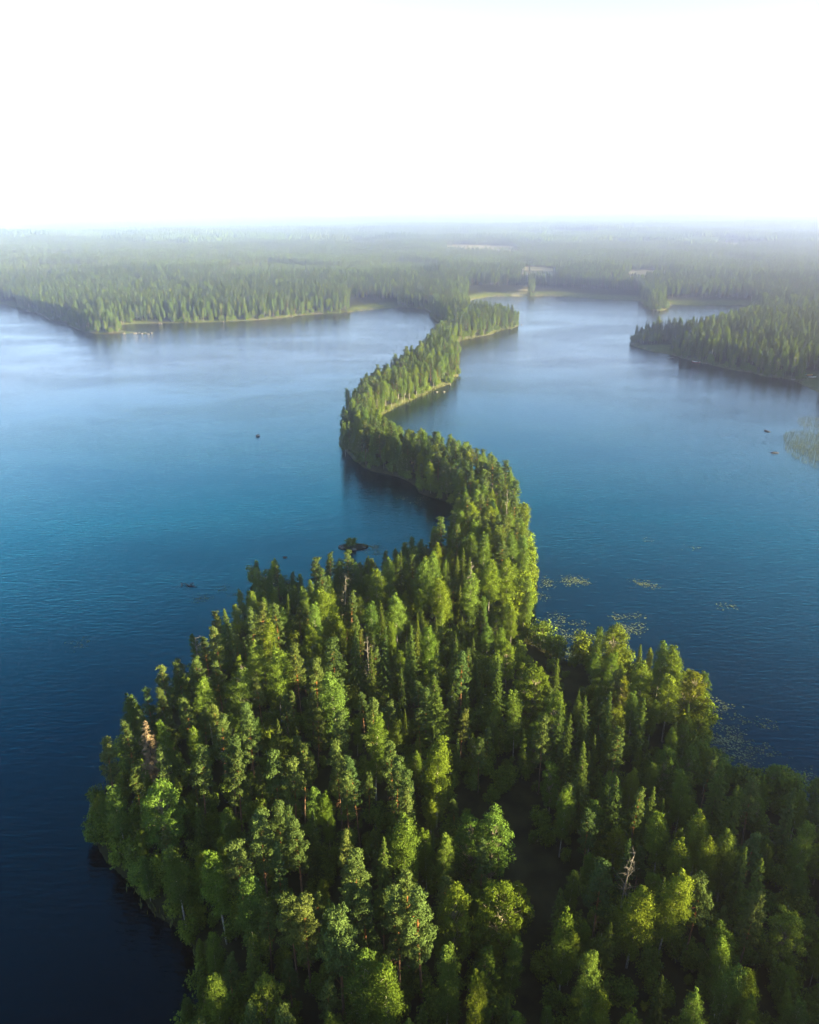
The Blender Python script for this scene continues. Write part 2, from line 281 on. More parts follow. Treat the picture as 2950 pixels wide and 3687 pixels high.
M = {}
M['pine'] = foliage('pine_needles', [(.052, .085, .024), (.074, .105, .026), (.062, .10, .026), (.090, .115, .028)], .15)
M['spruce'] = foliage('spruce_needles', [(.045, .075, .018), (.07, .105, .018), (.055, .085, .02), (.08, .115, .016)], .15)
M['birch'] = foliage('birch_leaves', [(.075, .13, .024), (.105, .165, .028), (.095, .15, .018), (.135, .18, .018)], .24)
M['broad'] = foliage('broad_leaves', [(.075, .13, .02), (.11, .165, .018), (.09, .145, .022), (.135, .165, .014)], .24)
M['shrub'] = foliage('shrub_leaves', [(.085, .14, .022), (.12, .18, .026), (.10, .15, .02), (.13, .17, .02)], .22)
M['deadneedle'] = foliage('dead_needles', [(.20, .15, .095), (.23, .17, .10)], .2)
M['reed'] = foliage('reed_blades', [(.07, .09, .03), (.11, .12, .045), (.08, .10, .035)], .3)
M['pine_bark'] = bark('pine_bark', (.11, .075, .055), (.18, .075, .03), 5, 11)
M['spruce_bark'] = bark('spruce_bark', (.10, .075, .06), (.13, .10, .08), 2, 20)
M['birch_bark'] = bark('birch_bark', (.21, .20, .18), (.25, .23, .20), 1, 14, 3.0, .5)
M['broad_bark'] = bark('broad_bark', (.16, .14, .11), (.22, .19, .14), 1, 14)
M['dead_wood'] = bark('dead_wood', (.09, .08, .072), (.14, .125, .11), 0, 16, 2.5, .3)
M['stone'] = plain('granite', (.10, .092, .082), .8, .3, 1.5)
M['pale_stone'] = plain('pale_granite', (.16, .15, .135), .8, .15, 1.0)
M['dark_stone'] = plain('wet_dark_stone', (.025, .023, .02), .6, .3, 2.0)
M['board'] = plain('weathered_boards', (.15, .14, .125), .8, .2, 1.0)
M['white'] = plain('white_paint', (.5, .49, .47), .5, .06, .6)
M['red'] = plain('red_paint', (.42, .06, .04), .5, .15, 1.0)
M['teal'] = plain('teal_paint', (.12, .36, .38), .5, .15, 1.0)
M['yellow'] = plain('yellow_paint', (.62, .44, .14), .6, .1, 1.0)
M['orange'] = plain('orange_paint', (.60, .18, .06), .5, .1, 1.0)
M['roof'] = plain('grey_felt_roof', (.16, .165, .17), .8, .12, 1.0)
M['redroof'] = plain('red_tile_roof', (.30, .11, .07), .8, .2, 1.0)
M['timber'] = plain('brown_timber', (.10, .06, .04), .8, .2, 1.5)
M['glass'] = plain('dark_window_glass', (.03, .035, .04), .1, .1, 1.0)
M['pad'] = foliage('lily_leaf', [(.11, .15, .08), (.15, .19, .11), (.12, .15, .08)], .05)

def ground_material():
    m, nt, out, N, L = mat('forest_floor_and_shore')
    geo = N('ShaderNodeNewGeometry')
    at = N('ShaderNodeAttribute', attribute_name='shore')
    af = N('ShaderNodeAttribute', attribute_name='meadow')
    ab = N('ShaderNodeAttribute', attribute_name='open_bank')
    n1 = N('ShaderNodeTexNoise', i_Scale=.35, i_Detail=6.0)
    n2 = N('ShaderNodeTexNoise', i_Scale=.03, i_Detail=4.0)
    L(geo.outputs['Position'], n1.inputs['Vector'])
    L(geo.outputs['Position'], n2.inputs['Vector'])
    fl = N('ShaderNodeValToRGB')
    fl.color_ramp.elements[0].position = .35
    fl.color_ramp.elements[1].position = .68
    fl.color_ramp.elements[0].color = (.014, .015, .008, 1)
    fl.color_ramp.elements[1].color = (.034, .033, .015, 1)
    L(n1.outputs[0], fl.inputs[0])
    bk = N('ShaderNodeValToRGB')                      # grassy bank
    bk.color_ramp.elements[0].position = .3
    bk.color_ramp.elements[1].position = .7
    bk.color_ramp.elements[0].color = (.045, .068, .014, 1)
    bk.color_ramp.elements[1].color = (.10, .11, .035, 1)
    L(n1.outputs[0], bk.inputs[0])
    m1 = N('ShaderNodeMix', data_type='RGBA')
    L(ab.outputs['Fac'], m1.inputs[0])
    L(fl.outputs[0], m1.inputs[6])
    L(bk.outputs[0], m1.inputs[7])
    sr = N('ShaderNodeValToRGB')                      # sand, stones, old reed at the waterline
    sr.color_ramp.elements[0].position = .3
    sr.color_ramp.elements[1].position = .7
    sr.color_ramp.elements[0].color = (.06, .057, .03, 1)
    sr.color_ramp.elements[1].color = (.14, .125, .08, 1)
    L(n1.outputs[0], sr.inputs[0])
    m2 = N('ShaderNodeMix', data_type='RGBA')
    L(at.outputs['Fac'], m2.inputs[0])
    L(m1.outputs[2], m2.inputs[6])
    L(sr.outputs[0], m2.inputs[7])
    fr = N('ShaderNodeValToRGB')                      # hay fields
    fr.color_ramp.elements[0].position = .4
    fr.color_ramp.elements[1].position = .6
    fr.color_ramp.elements[0].color = (.17, .16, .08, 1)
    fr.color_ramp.elements[1].color = (.26, .23, .14, 1)
    L(n2.outputs[0], fr.inputs[0])
    m3 = N('ShaderNodeMix', data_type='RGBA')
    L(af.outputs['Fac'], m3.inputs[0])
    L(m2.outputs[2], m3.inputs[6])
    L(fr.outputs[0], m3.inputs[7])
    d = N('ShaderNodeBsdfDiffuse')
    L(m3.outputs[2], d.inputs[0])
    L(d.outputs[0], out.inputs[0])
    return m

def water_material():
    m, nt, out, N, L = mat('lake_water')
    geo = N('ShaderNodeNewGeometry')
    # breeze: long soft patches where the ripples are stronger or die away
    mp = N('ShaderNodeMapping')
    mp.inputs['Scale'].default_value = (.010, .022, 1)
    mp.inputs['Rotation'].default_value = (0, 0, R(-8))
    L(geo.outputs['Position'], mp.inputs['Vector'])
    big = N('ShaderNodeTexNoise', i_Scale=1.0, i_Detail=5.0, i_Roughness=.55)
    L(mp.outputs[0], big.inputs['Vector'])
    gust = N('ShaderNodeMapRange', n1=.36, n2=.6, n3=.5, n4=1.0)
    L(big.outputs[0], gust.inputs[0])
    # ripples: crests run across the view, a little askew
    mr = N('ShaderNodeMapping')
    mr.inputs['Scale'].default_value = (.30, 1.15, 1)
    mr.inputs['Rotation'].default_value = (0, 0, R(9))
    L(geo.outputs['Position'], mr.inputs['Vector'])
    r1 = N('ShaderNodeTexNoise', i_Scale=1.0, i_Detail=3.0, i_Roughness=.6, i_Distortion=.3)
    L(mr.outputs[0], r1.inputs['Vector'])
    mr2 = N('ShaderNodeMapping')
    mr2.inputs['Scale'].default_value = (.9, 2.4, 1)
    mr2.inputs['Rotation'].default_value = (0, 0, R(-14))
    L(geo.outputs['Position'], mr2.inputs['Vector'])
    r2 = N('ShaderNodeTexNoise', i_Scale=1.0, i_Detail=2.0)
    L(mr2.outputs[0], r2.inputs['Vector'])
    add = N('ShaderNodeMath', operation='MULTIPLY_ADD')
    add.inputs[1].default_value = .35
    L(r2.outputs[0], add.inputs[0])
    L(r1.outputs[0], add.inputs[2])
    hm = N('ShaderNodeMath', operation='MULTIPLY')
    L(add.outputs[0], hm.inputs[0])
    L(gust.outputs[0], hm.inputs[1])
    bp = N('ShaderNodeBump', i_Strength=1.0, i_Distance=.16)
    L(hm.outputs[0], bp.inputs['Height'])
    body = N('ShaderNodeBsdfDiffuse')
    body.inputs[0].default_value = (.0001, .0006, .0010, 1)
    gl = N('ShaderNodeBsdfGlossy', i_Roughness=.04)
    lw = N('ShaderNodeLayerWeight', i_Blend=.5)       # reflection's fade put into the tint: dark blue looking down, white at a glance
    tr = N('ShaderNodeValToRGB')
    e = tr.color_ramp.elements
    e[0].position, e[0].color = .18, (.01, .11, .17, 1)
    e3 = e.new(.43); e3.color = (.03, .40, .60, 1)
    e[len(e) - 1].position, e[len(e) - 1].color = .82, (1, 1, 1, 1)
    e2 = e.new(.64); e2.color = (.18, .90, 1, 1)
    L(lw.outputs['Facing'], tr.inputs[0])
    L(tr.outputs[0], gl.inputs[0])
    L(bp.outputs[0], gl.inputs['Normal'])
    fr = N('ShaderNodeFresnel', i_IOR=1.6)
    L(bp.outputs[0], fr.inputs['Normal'])
    mx = N('ShaderNodeMixShader')
    L(fr.outputs[0], mx.inputs[0])
    L(body.outputs[0], mx.inputs[1])
    L(gl.outputs[0], mx.inputs[2])
    L(mx.outputs[0], out.inputs[0])
    return m

M['ground'] = ground_material()
M['water'] = water_material()

# ---------------------------------------------------------------- mesh helpers
class Mesh:
    """collects quads; build() makes one mesh"""
    def __init__(self):
        self.v, self.f, self.t, self.m, self.n = [], [], [], [], 0
    def add(self, verts, faces, tint=None, mi=0):
        verts, faces = np.asarray(verts, float).reshape(-1, 3), np.asarray(faces, int)
        self.v.append(verts)
        self.f.append(faces + self.n)
        self.t.append(np.full(len(verts), .5) if tint is None else np.asarray(tint, float))
        self.m.append(np.full(len(faces), mi))
        self.n += len(verts)
    def tube(self, pts, rad, k=6, mi=0, cap=False):
        pts, rad = np.asarray(pts, float), np.asarray(rad, float)
        n = len(pts)
        tan = np.gradient(pts, axis=0)
        tan /= np.linalg.norm(tan, axis=1)[:, None] + 1e-9
        ref = np.where(np.abs(tan[:, 2:3]) > .9, [[1., 0, 0]], [[0, 0, 1.]])
        s = np.cross(tan, ref); s /= np.linalg.norm(s, axis=1)[:, None] + 1e-9
        u = np.cross(s, tan)
        a = np.arange(k) * 2 * math.pi / k
        ring = pts[:, None] + rad[:, None, None] * (np.cos(a)[None, :, None] * s[:, None] + np.sin(a)[None, :, None] * u[:, None])
        i = np.arange(n - 1)[:, None] * k
        j = np.arange(k)[None]
        F = np.stack([i + j, i + (j + 1) % k, i + k + (j + 1) % k, i + k + j], -1).reshape(-1, 4)
        self.add(ring.reshape(-1, 3), F, None, mi)
    def leaves(self, c, axis, nrm, ln, wd, tint, mi=0):
        c = np.asarray(c, float); n = len(c)
        axis = axis / (np.linalg.norm(axis, axis=1)[:, None] + 1e-9)
        s = np.cross(nrm, axis); s /= np.linalg.norm(s, axis=1)[:, None] + 1e-9
        ln, wd = np.broadcast_to(ln, n)[:, None], np.broadcast_to(wd, n)[:, None]
        v = np.stack([c - axis * ln * .5, c + s * wd * .5 - axis * ln * .08, c + axis * ln * .5, c - s * wd * .5 - axis * ln * .08], 1)
        F = np.arange(n * 4).reshape(n, 4)
        self.add(v.reshape(-1, 3), F, np.repeat(tint, 4), mi)
    def box(self, x0, x1, y0, y1, z0, z1, mi=0):
        v = [(x, y, z) for z in (z0, z1) for y in (y0, y1) for x in (x0, x1)]
        self.add(v, [(0, 2, 3, 1), (4, 5, 7, 6), (0, 1, 5, 4), (2, 6, 7, 3), (0, 4, 6, 2), (1, 3, 7, 5)], None, mi)
    def build(self, name, mats, smooth=False):
        V, F = np.concatenate(self.v), np.concatenate(self.f)
        me = bpy.data.meshes.new(name)
        me.vertices.add(len(V)); me.vertices.foreach_set('co', V.ravel())
        me.loops.add(F.size); me.loops.foreach_set('vertex_index', F.ravel().astype(np.int32))
        me.polygons.add(len(F))
        me.polygons.foreach_set('loop_start', (np.arange(len(F)) * 4).astype(np.int32))
        if isinstance(mats, bpy.types.Material):
            mats = [mats]
        for m in mats:
            me.materials.append(m)
        me.polygons.foreach_set('material_index', np.concatenate(self.m).astype(np.int32))
        me.polygons.foreach_set('use_smooth', np.full(len(F), smooth))
        a = me.attributes.new('tint', 'FLOAT', 'POINT')
        a.data.foreach_set('value', np.concatenate(self.t).astype(np.float32))
        me.update(calc_edges=True)
        me.validate()
        return me

def link(name, data, parent=None):
    o = bpy.data.objects.new(name, data)
    COL.objects.link(o)
    if parent:
        o.parent = parent
    return o

def tag(o, label=None, cat=None, group=None, kind=None):
    if label: o['label'] = label
    if cat: o['category'] = cat
    if group: o['group'] = group
    if kind: o['kind'] = kind
    return o

def unit(v):
    return v / (np.linalg.norm(v, axis=-1, keepdims=True) + 1e-9)

# ---------------------------------------------------------------- ground and water sheets
def build_ground():
    ang = np.concatenate([np.arange(-180, -42, 4.0), np.arange(-42, 42, .28), np.arange(42, 180, 4.0)])
    rad = [12.0]
    while rad[-1] < 26000:
        rad.append(rad[-1] * (1.0115 if rad[-1] < 1500 else 1.05))
    rad = np.array(rad)
    A, Q = np.meshgrid(np.radians(ang), rad)
    x, y = Q * np.sin(A), Q * np.cos(A)
    d = shore_dist(x, y)
    fm = field_mask(x, y)
    z = land_z(x, y, d)
    na, nr = len(ang), len(rad)
    i = np.arange(nr - 1)[:, None] * na
    j = np.arange(na)[None]
    F = np.stack([i + j, i + na + j, i + na + (j + 1) % na, i + (j + 1) % na], -1).reshape(-1, 4)
    mb = Mesh()
    mb.add(np.stack([x, y, z], -1).reshape(-1, 3), F)
    # the patch under the camera
    z0 = float(ground(np.array([0.0]), np.array([0.0]))[0])
    k = na // 2 * 2
    me_v = np.stack([x[0], y[0], z[0]], -1)
    cf = [(q, (q + 1) % na, na, na) for q in range(na)]
    me = None
    mb2 = np.concatenate([mb.v[0], [[0, 0, z0]]])
    mb.v[0] = mb2; mb.t[0] = np.full(len(mb2), .5)
    tri = np.array([[(q + 1) % na, q, len(mb2) - 1] for q in range(na)])
    me = bpy.data.meshes.new('ground')
    me.from_pydata(mb2.tolist(), [], F.tolist() + tri.tolist())
    me.materials.append(M['ground'])
    me.polygons.foreach_set('use_smooth', np.ones(len(me.polygons), bool))
    bare = np.zeros(x.shape)
    for b in BARE:
        b = np.array(b)
        c = b.mean(0); rr = np.hypot(*(b - c).T).max() + 30
        kk = np.hypot(x - c[0], y - c[1]) < rr
        if kk.any():
            bare[kk] = np.maximum(bare[kk], inside(b, x[kk], y[kk]))
    wide = np.clip(np.hypot(x, y) / 350, .6, 2.2)
    sandy = np.clip((y - 235) / 90, 0, 1)
    sh = np.clip(1 - (d - .2) / (1.3 * wide), 0, 1) * (d > -2) * sandy
    ob = np.maximum(np.clip(1.6 - d / (3.0 * wide), 0, 1) * np.clip(sandy, .06, 1), bare * np.clip(2 - d / 14, 0, 1))
    for nm, arr in (('shore', sh), ('meadow', fm), ('open_bank', ob)):
        a = me.attributes.new(nm, 'FLOAT', 'POINT')
        a.data.foreach_set('value', np.append(arr.ravel(), 0).astype(np.float32))
    me.update()
    tag(link('ground', me), 'land of the headland, ridge and far shores', kind='structure')

def build_water():
    n = 96
    me = bpy.data.meshes.new('lake_water')
    v = [(0, 0, 0)] + [(26000 * math.sin(i * 2 * math.pi / n), 26000 * math.cos(i * 2 * math.pi / n), 0) for i in range(n)]
    me.from_pydata(v, [], [(0, 1 + (i + 1) % n, 1 + i) for i in range(n)])
    me.materials.append(M['water'])
    tag(link('lake_water', me), 'blue rippled lake water on both sides of the wooded ridge', kind='structure')

build_ground()
build_water()

# ---------------------------------------------------------------- trees: one builder for each kind
def rnd(n=None, a=0., b=1.):
    return rng.uniform(a, b, n)

def sph(n):
    return unit(rng.normal(size=(n, 3)))

def trunk_path(h, bend, n=9, top=1.0):
    t = np.linspace(0, top, n)
    ph = rnd() * 6.28
    off = bend * (np.sin(t * 2.2 + ph) - math.sin(ph)) * t
    off2 = bend * .6 * (np.sin(t * 3.1 + ph * 2) - math.sin(ph * 2)) * t
    return np.stack([off, off2, t * h], -1), t

def clump(cr, c, r, n, ln, wd, flat=.75, up=.25, tipt=.5, out=.75, spread=.25):
    """a puff of foliage: leaf faces over an uneven ball, facing outward"""
    d = sph(n)
    d[:, 2] = np.where(d[:, 2] < -.35, -d[:, 2] * .5, d[:, 2])
    rr = r * (1 - spread * 1.6 * rnd(n) ** 1.5) * (1 + .25 * np.sin(d[:, 0] * 5 + d[:, 1] * 4 + rnd() * 6))
    p = c + d * rr[:, None] * np.array([1, 1, flat])
    nr = unit(d * out + sph(n) * .55 + np.array([0, 0, up]))
    ax = unit(np.cross(nr, sph(n)) + d * .35)
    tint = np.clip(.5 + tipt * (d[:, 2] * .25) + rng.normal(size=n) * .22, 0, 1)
    s = rnd(n, .7, 1.3)
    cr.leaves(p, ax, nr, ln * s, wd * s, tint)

def make_pine(q, h=20., lod=0):
    tk, cr = Mesh(), Mesh()
    P, t = trunk_path(h, .45, 10, .97)
    r0 = .19
    tk.tube(P, r0 * (1 - t) ** .8 + .03, 7 if lod == 0 else 4)
    cb = rnd(None, .42, .58) if lod == 0 else rnd(None, .22, .38)
    nb = 30 if lod == 0 else 9
    Rm = rnd(None, 1.5, 2.2)
    for i in range(nb):
        u = (i + rnd()) / nb
        z = cb + (1 - cb) * .96 * u ** .9
        a = i * 2.4 + rnd() * .9
        prof = math.sin(min(1, (.22 + .95 * u)) * math.pi) ** .55 if u < .9 else .55
        L = max(.5, Rm * prof * rnd(None, .6, 1.15))
        el = R(8 + 42 * u + rng.normal() * 8)
        o = np.array([np.interp(z, t, P[:, k]) for k in range(3)])
        dr = np.array([math.cos(a), math.sin(a), 0])
        s = np.linspace(0, 1, 5)
        B = o + dr * (s * L * math.cos(el))[:, None] + np.array([0, 0, 1]) * (s ** 1.5 * L * math.sin(el))[:, None]
        if lod == 0:
            tk.tube(B, .055 * (1 - s * .8), 4)
            for w in ((1.0,) if L < 1.2 else (.62, 1.0)):
                c = o + (B[-1] - o) * w + sph(1)[0] * .3
                clump(cr, c, rnd(None, .6, 1.0), int(135 * rnd(None, .7, 1.2)), .36, .13, .62, .4)
            if rnd() < .5:
                c = o + (B[-1] - o) * .85 + np.cross(dr, [0, 0, 1]) * rnd(None, -1, 1)
                clump(cr, c, rnd(None, .45, .75), 85, .34, .125, .6, .4)
        else:
            clump(cr, B[-1], rnd(None, .9, 1.3), 16, 1.1, .75, .7, .4)
    for k in range(4 if lod == 0 else 2):
        clump(cr, P[-1] + np.array([rng.normal() * .35, rng.normal() * .35, -.3 + .35 * k]), .62 if lod == 0 else .8, 90 if lod == 0 else 12, .42 if lod == 0 else .9, .17 if lod == 0 else .6, .9, .4)
    if lod == 0:                                            # dead lower branches
        for i in range(9):
            z = rnd(None, .25, cb + .05); a = rnd() * 6.28; L = rnd(None, .6, 1.8)
            o = np.array([np.interp(z, t, P[:, k]) for k in range(3)])
            e = o + np.array([math.cos(a) * L, math.sin(a) * L, rnd(None, -.3, .3)])
            tk.tube([o, (o + e) / 2 + [0, 0, .1], e], [.035, .025, .01], 4)
    return tk, cr

def make_spruce(q, h=20., lod=0, sparse=1.0):
    tk, cr = Mesh(), Mesh()
    P, t = trunk_path(h, .12, 8, .985)
    tk.tube(P, .17 * (1 - t) ** .9 + .015, 7 if lod == 0 else 4)
    Rm = rnd(None, 2.3, 3.0)
    z, step = rnd(None, .08, .16), (.021 if lod == 0 else .07)
    i = 0
    while z < .985:
        u = (1 - z)
        Lw = Rm * min(1, u ** .72 * 1.12) * (1 + .2 * math.sin(i * 1.9 + q))
        nb = (6 if lod == 0 else 5)
        for b in range(nb):
            if rnd() > sparse:
                continue
            a = b * 2 * math.pi / nb + i * .8 + rng.normal() * .25
            L = max(.22, Lw * rnd(None, .6, 1.18))
            zz = z * h + rng.normal() * .1
            o = np.array([np.interp(z, t, P[:, 0]), np.interp(z, t, P[:, 1]), zz])
            dr = np.array([math.cos(a), math.sin(a), 0]); sd = np.array([-dr[1], dr[0], 0])
            droop = .42 + .3 * (1 - z)
            if lod == 0:
                m = int(5 + L * 7)
                s = np.sort(rnd(m, .12, 1.0))
                zc = s * .25 * (z - .3) - droop * .55 * s ** 1.6 + .16 * s ** 4
                p = o + dr * (s * L)[:, None] + np.array([0, 0, 1]) * (zc * L)[:, None]
                sg = np.where(np.arange(m) % 2, 1, -1)
                ax = unit(sd * (sg * rnd(m, .3, .9))[:, None] + dr * rnd(m, .4, 1.)[:, None] + np.array([0, 0, 1]) * rnd(m, -.7, .05)[:, None])
                ln = (.34 + .34 * (1 - s)) * (.55 + .45 * min(1, L / 1.5)) * rnd(m, .8, 1.25)
                nr = unit(np.array([0, 0, 1.]) + dr * .55 + sph(m) * .45)
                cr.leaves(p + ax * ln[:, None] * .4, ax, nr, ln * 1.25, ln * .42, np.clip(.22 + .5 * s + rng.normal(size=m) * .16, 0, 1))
                k = max(2, m // 3)                             # hanging twigs under the branch
                pk = p[rng.integers(0, m, k)]
                cr.leaves(pk - [0, 0, .2], np.array([[0, 0, -1.]]) + sph(k) * .35, unit(dr + sph(k) * .6), .45, .16, np.clip(.3 + rng.normal(size=k) * .15, 0, 1))
            else:
                p = (o + dr * L * .55 + [0, 0, -.22 * L])[None]
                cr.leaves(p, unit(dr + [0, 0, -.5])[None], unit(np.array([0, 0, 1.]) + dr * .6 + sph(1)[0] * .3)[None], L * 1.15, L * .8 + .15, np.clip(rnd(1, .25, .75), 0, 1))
        z += step * (1 + .6 * (1 - z) * .5)
        i += 1
    n = 14 if lod == 0 else 2                                   # the leader
    zz = h * rnd(n, .955, 1.0)
    cr.leaves(np.stack([rng.normal(size=n) * .08, rng.normal(size=n) * .08, zz], -1) + [P[-1, 0], P[-1, 1], 0], sph(n) * .5 + [0, 0, 1], sph(n), .5 if lod == 0 else 1.4, .15 if lod == 0 else .4, rnd(n, .5, .9))
    return tk, cr

def make_birch(q, h=20., lod=0):
    tk, cr = Mesh(), Mesh()
    P, t = trunk_path(h, .55, 10, .93)
    tk.tube(P, .15 * (1 - t) ** .8 + .02, 7 if lod == 0 else 4)
    cb = rnd(None, .22, .34) if lod == 0 else rnd(None, .08, .16)
    nb = 34 if lod == 0 else 11
    Rm = rnd(None, 1.7, 2.4)
    for i in range(nb):
        u = (i + rnd()) / nb
        z = cb + (.93 - cb) * u
        prof = (math.sin(min(1, .16 + .80 * u) * math.pi)) ** .7
        L = max(.5, Rm * prof * rnd(None, .65, 1.2))
        a = i * 2.4 + rnd() * .8
        el = R(58 - 6 * u + rng.normal() * 7)
        o = np.array([np.interp(z, t, P[:, k]) for k in range(3)])
        dr = np.array([math.cos(a), math.sin(a), 0])
        s = np.linspace(0, 1, 5)
        hl = L / math.cos(el) * .8
        B = o + dr * (s * L)[:, None] + np.array([0, 0, 1]) * ((np.sin(s * 1.9) * .62) * hl * math.sin(el))[:, None]
        if lod == 0:
            tk.tube(B, .045 * (1 - s * .85), 4)
            for w in ((.7, 1.0) if L < 1.3 else (.4, .62, .82, 1.0)):
                kk = min(int(w * 4), 3)
                c = B[kk] + (B[kk + 1] - B[kk]) * (w * 4 - kk)
                m = int(150 * rnd(None, .6, 1.25))
                hang = rnd(m) ** 1.3 * rnd(None, .8, 2.0)
                lat = rng.normal(size=(m, 2)) * .42
                p = c + np.stack([lat[:, 0], lat[:, 1], .35 - hang], -1)
                od = unit(p - np.array([P[5, 0], P[5, 1], p[:, 2].mean() - 1.5]))
                nr = unit(od * .8 + sph(m) * .6 + [0, 0, .2])
                ax = unit(np.array([0, 0, -1.]) + sph(m) * .7)
                sc = rnd(m, .7, 1.3)
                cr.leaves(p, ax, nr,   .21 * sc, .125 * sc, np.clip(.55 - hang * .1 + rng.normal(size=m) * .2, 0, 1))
        else:
            clump(cr, B[-2], rnd(None, 1.0, 1.5), 17, 1.15, .7, 1.1, .2)
    for k in range(5 if lod == 0 else 2):
        clump(cr, P[-1] + np.array([rng.normal() * .4, rng.normal() * .4, -.7 + .45 * k]), .7 if k < 3 else .45, 90 if lod == 0 else 10, .32 if lod == 0 else .9, .2 if lod == 0 else .6, 1.1, .2)
    return tk, cr

def make_broad(q, h=16., lod=0):
    tk, cr = Mesh(), Mesh()
    P, t = trunk_path(h, .6, 8, .8)
    tk.tube(P, .2 * (1 - t) ** .7 + .03, 7 if lod == 0 else 4)
    Rm = rnd(None, 2.5, 3.1)
    n = 92 if lod == 0 else 16
    for i in range(n):
        u = (i + .5) / n
        zz = .20 + .78 * u
        prof = math.sin(min(1, .18 + .80 * u) * math.pi) ** .55
        a = i * 2.4 + rnd() * .7
        rr = Rm * prof * rnd(None, .4, 1.12) * (1 + .25 * math.sin(a * 2 + q * 1.7 + zz * 5))
        c = np.array([math.cos(a) * rr, math.sin(a) * rr, zz * h + rng.normal() * .6])
        zo = max(.18, zz - .22)
        o = np.array([np.interp(min(zo, .79), t, P[:, k]) for k in range(3)])
        if lod == 0:
            tk.tube([o, o * .45 + c * .55 + [0, 0, .25], c], [.05, .035, .012], 4)
            clump(cr, c, rnd(None, .5, 1.05), int(170 * rnd(None, .6, 1.2)), .25, .155, .95, .3, spread=.4)
        else:
            clump(cr, c, rnd(None, 1.2, 1.7), 15, 1.3, .9, .85, .3)
    clump(cr, np.array([P[-1, 0], P[-1, 1], h * .95]), 1.0, 130 if lod == 0 else 12, .36 if lod == 0 else 1.0, .23 if lod == 0 else .7, .8, .3)
    return tk, cr

def make_shrub(q, h=4.5, lod=0):
    tk, cr = Mesh(), Mesh()
    for i in range(9 if lod == 0 else 4):
        a = i * 2.4 + rnd(); L = rnd(None, .5, 1.5); z = h * rnd(None, .5, .95)
        e = np.array([math.cos(a) * L, math.sin(a) * L, z])
        tk.tube([[0, 0, -.2], e * [.4, .4, .5], e], [.05, .04, .012], 4)
        for w in (.45, .7, 1.0) if lod == 0 else (.8,):
            clump(cr, e * [1, 1, w] + sph(1)[0] * .3, rnd(None, .6, 1.0), 75 if lod == 0 else 18, .34 if lod == 0 else .9, .2 if lod == 0 else .6, 1.0, .25)
    return tk, cr

def make_dead(q, h=17.):
    tk, br = Mesh(), Mesh()
    P, t = trunk_path(h, .5, 10, 1.0)
    tk.tube(P, .15 * (1 - t) ** .7 + .02, 6)
    for i in range(26):
        z = rnd(None, .35, .99); a = i * 2.4 + rnd(); L = rnd(None, .5, 2.0) * (1.25 - z * .8)
        o = np.array([np.interp(z, t, P[:, k]) for k in range(3)])
        d = np.array([math.cos(a), math.sin(a), rnd(None, -.1, .6)])
        e = o + d * L
        br.tube([o, (o + e) / 2 + [0, 0, .12], e], [.045, .032, .01], 4)
        for k in range(2):
            m_ = o + d * L * rnd(None, .4, .9)
            br.tube([m_, m_ + sph(1)[0] * .35 + [0, 0, .1], m_ + (d + sph(1)[0] * .8) * .5], [.025, .018, .008], 3)
    return tk, br

KIND = {
    'p': dict(make=make_pine, h=20., leaf='pine', bark='pine_bark', name='pine_tree', cat='pine tree', n=6),
    's': dict(make=make_spruce, h=20., leaf='spruce', bark='spruce_bark', name='spruce_tree', cat='spruce tree', n=5),
    'b': dict(make=make_birch, h=20., leaf='birch', bark='birch_bark', name='birch_tree', cat='birch tree', n=6),
    'm': dict(make=make_broad, h=16., leaf='broad', bark='broad_bark', name='broadleaf_tree', cat='broadleaf tree', n=4),
    'u': dict(make=make_shrub, h=4.5, leaf='shrub', bark='broad_bark', name='shore_shrub', cat='shrub', n=4),
}
PROTO, FULL, FAR = {}, {}, {}

def merged(parts, mats, name):
    """trunk and crown in one mesh, for the trees that are only ever part of a mass"""
    mb = Mesh()
    for i, p in enumerate(parts):
        for v, f, t in zip(p.v, p.f, p.t):
            pass
        n0 = mb.n
        for v, f, t in zip(p.v, p.f, p.t):
            mb.v.append(v); mb.f.append(f + n0); mb.t.append(t); mb.m.append(np.full(len(f), i)); mb.n += len(v)
    me = mb.build(name, mats)
    return bpy.data.objects.new(name, me)        # not linked: only its mesh is used, by the forest masses

for key, K in KIND.items():
    PROTO[key], FULL[key], FAR[key] = [], [], []
    for q in range(K['n']):
        tk, cr = K['make'](q, K['h'])
        PROTO[key].append((tk.build(K['name'] + '_trunk', M[K['bark']], True), cr.build(K['name'] + '_crown', M[K['leaf']])))
        if q < 3:
            FULL[key].append(merged((tk, cr), [M[K['bark']], M[K['leaf']]], K['name'] + '_mass'))
    for q in range(4):
        tk, cr = K['make'](q, K['h'], 1)
        FAR[key].append(merged((tk, cr), [M['spruce_bark'], M[K['leaf']]], K['name'] + '_far'))

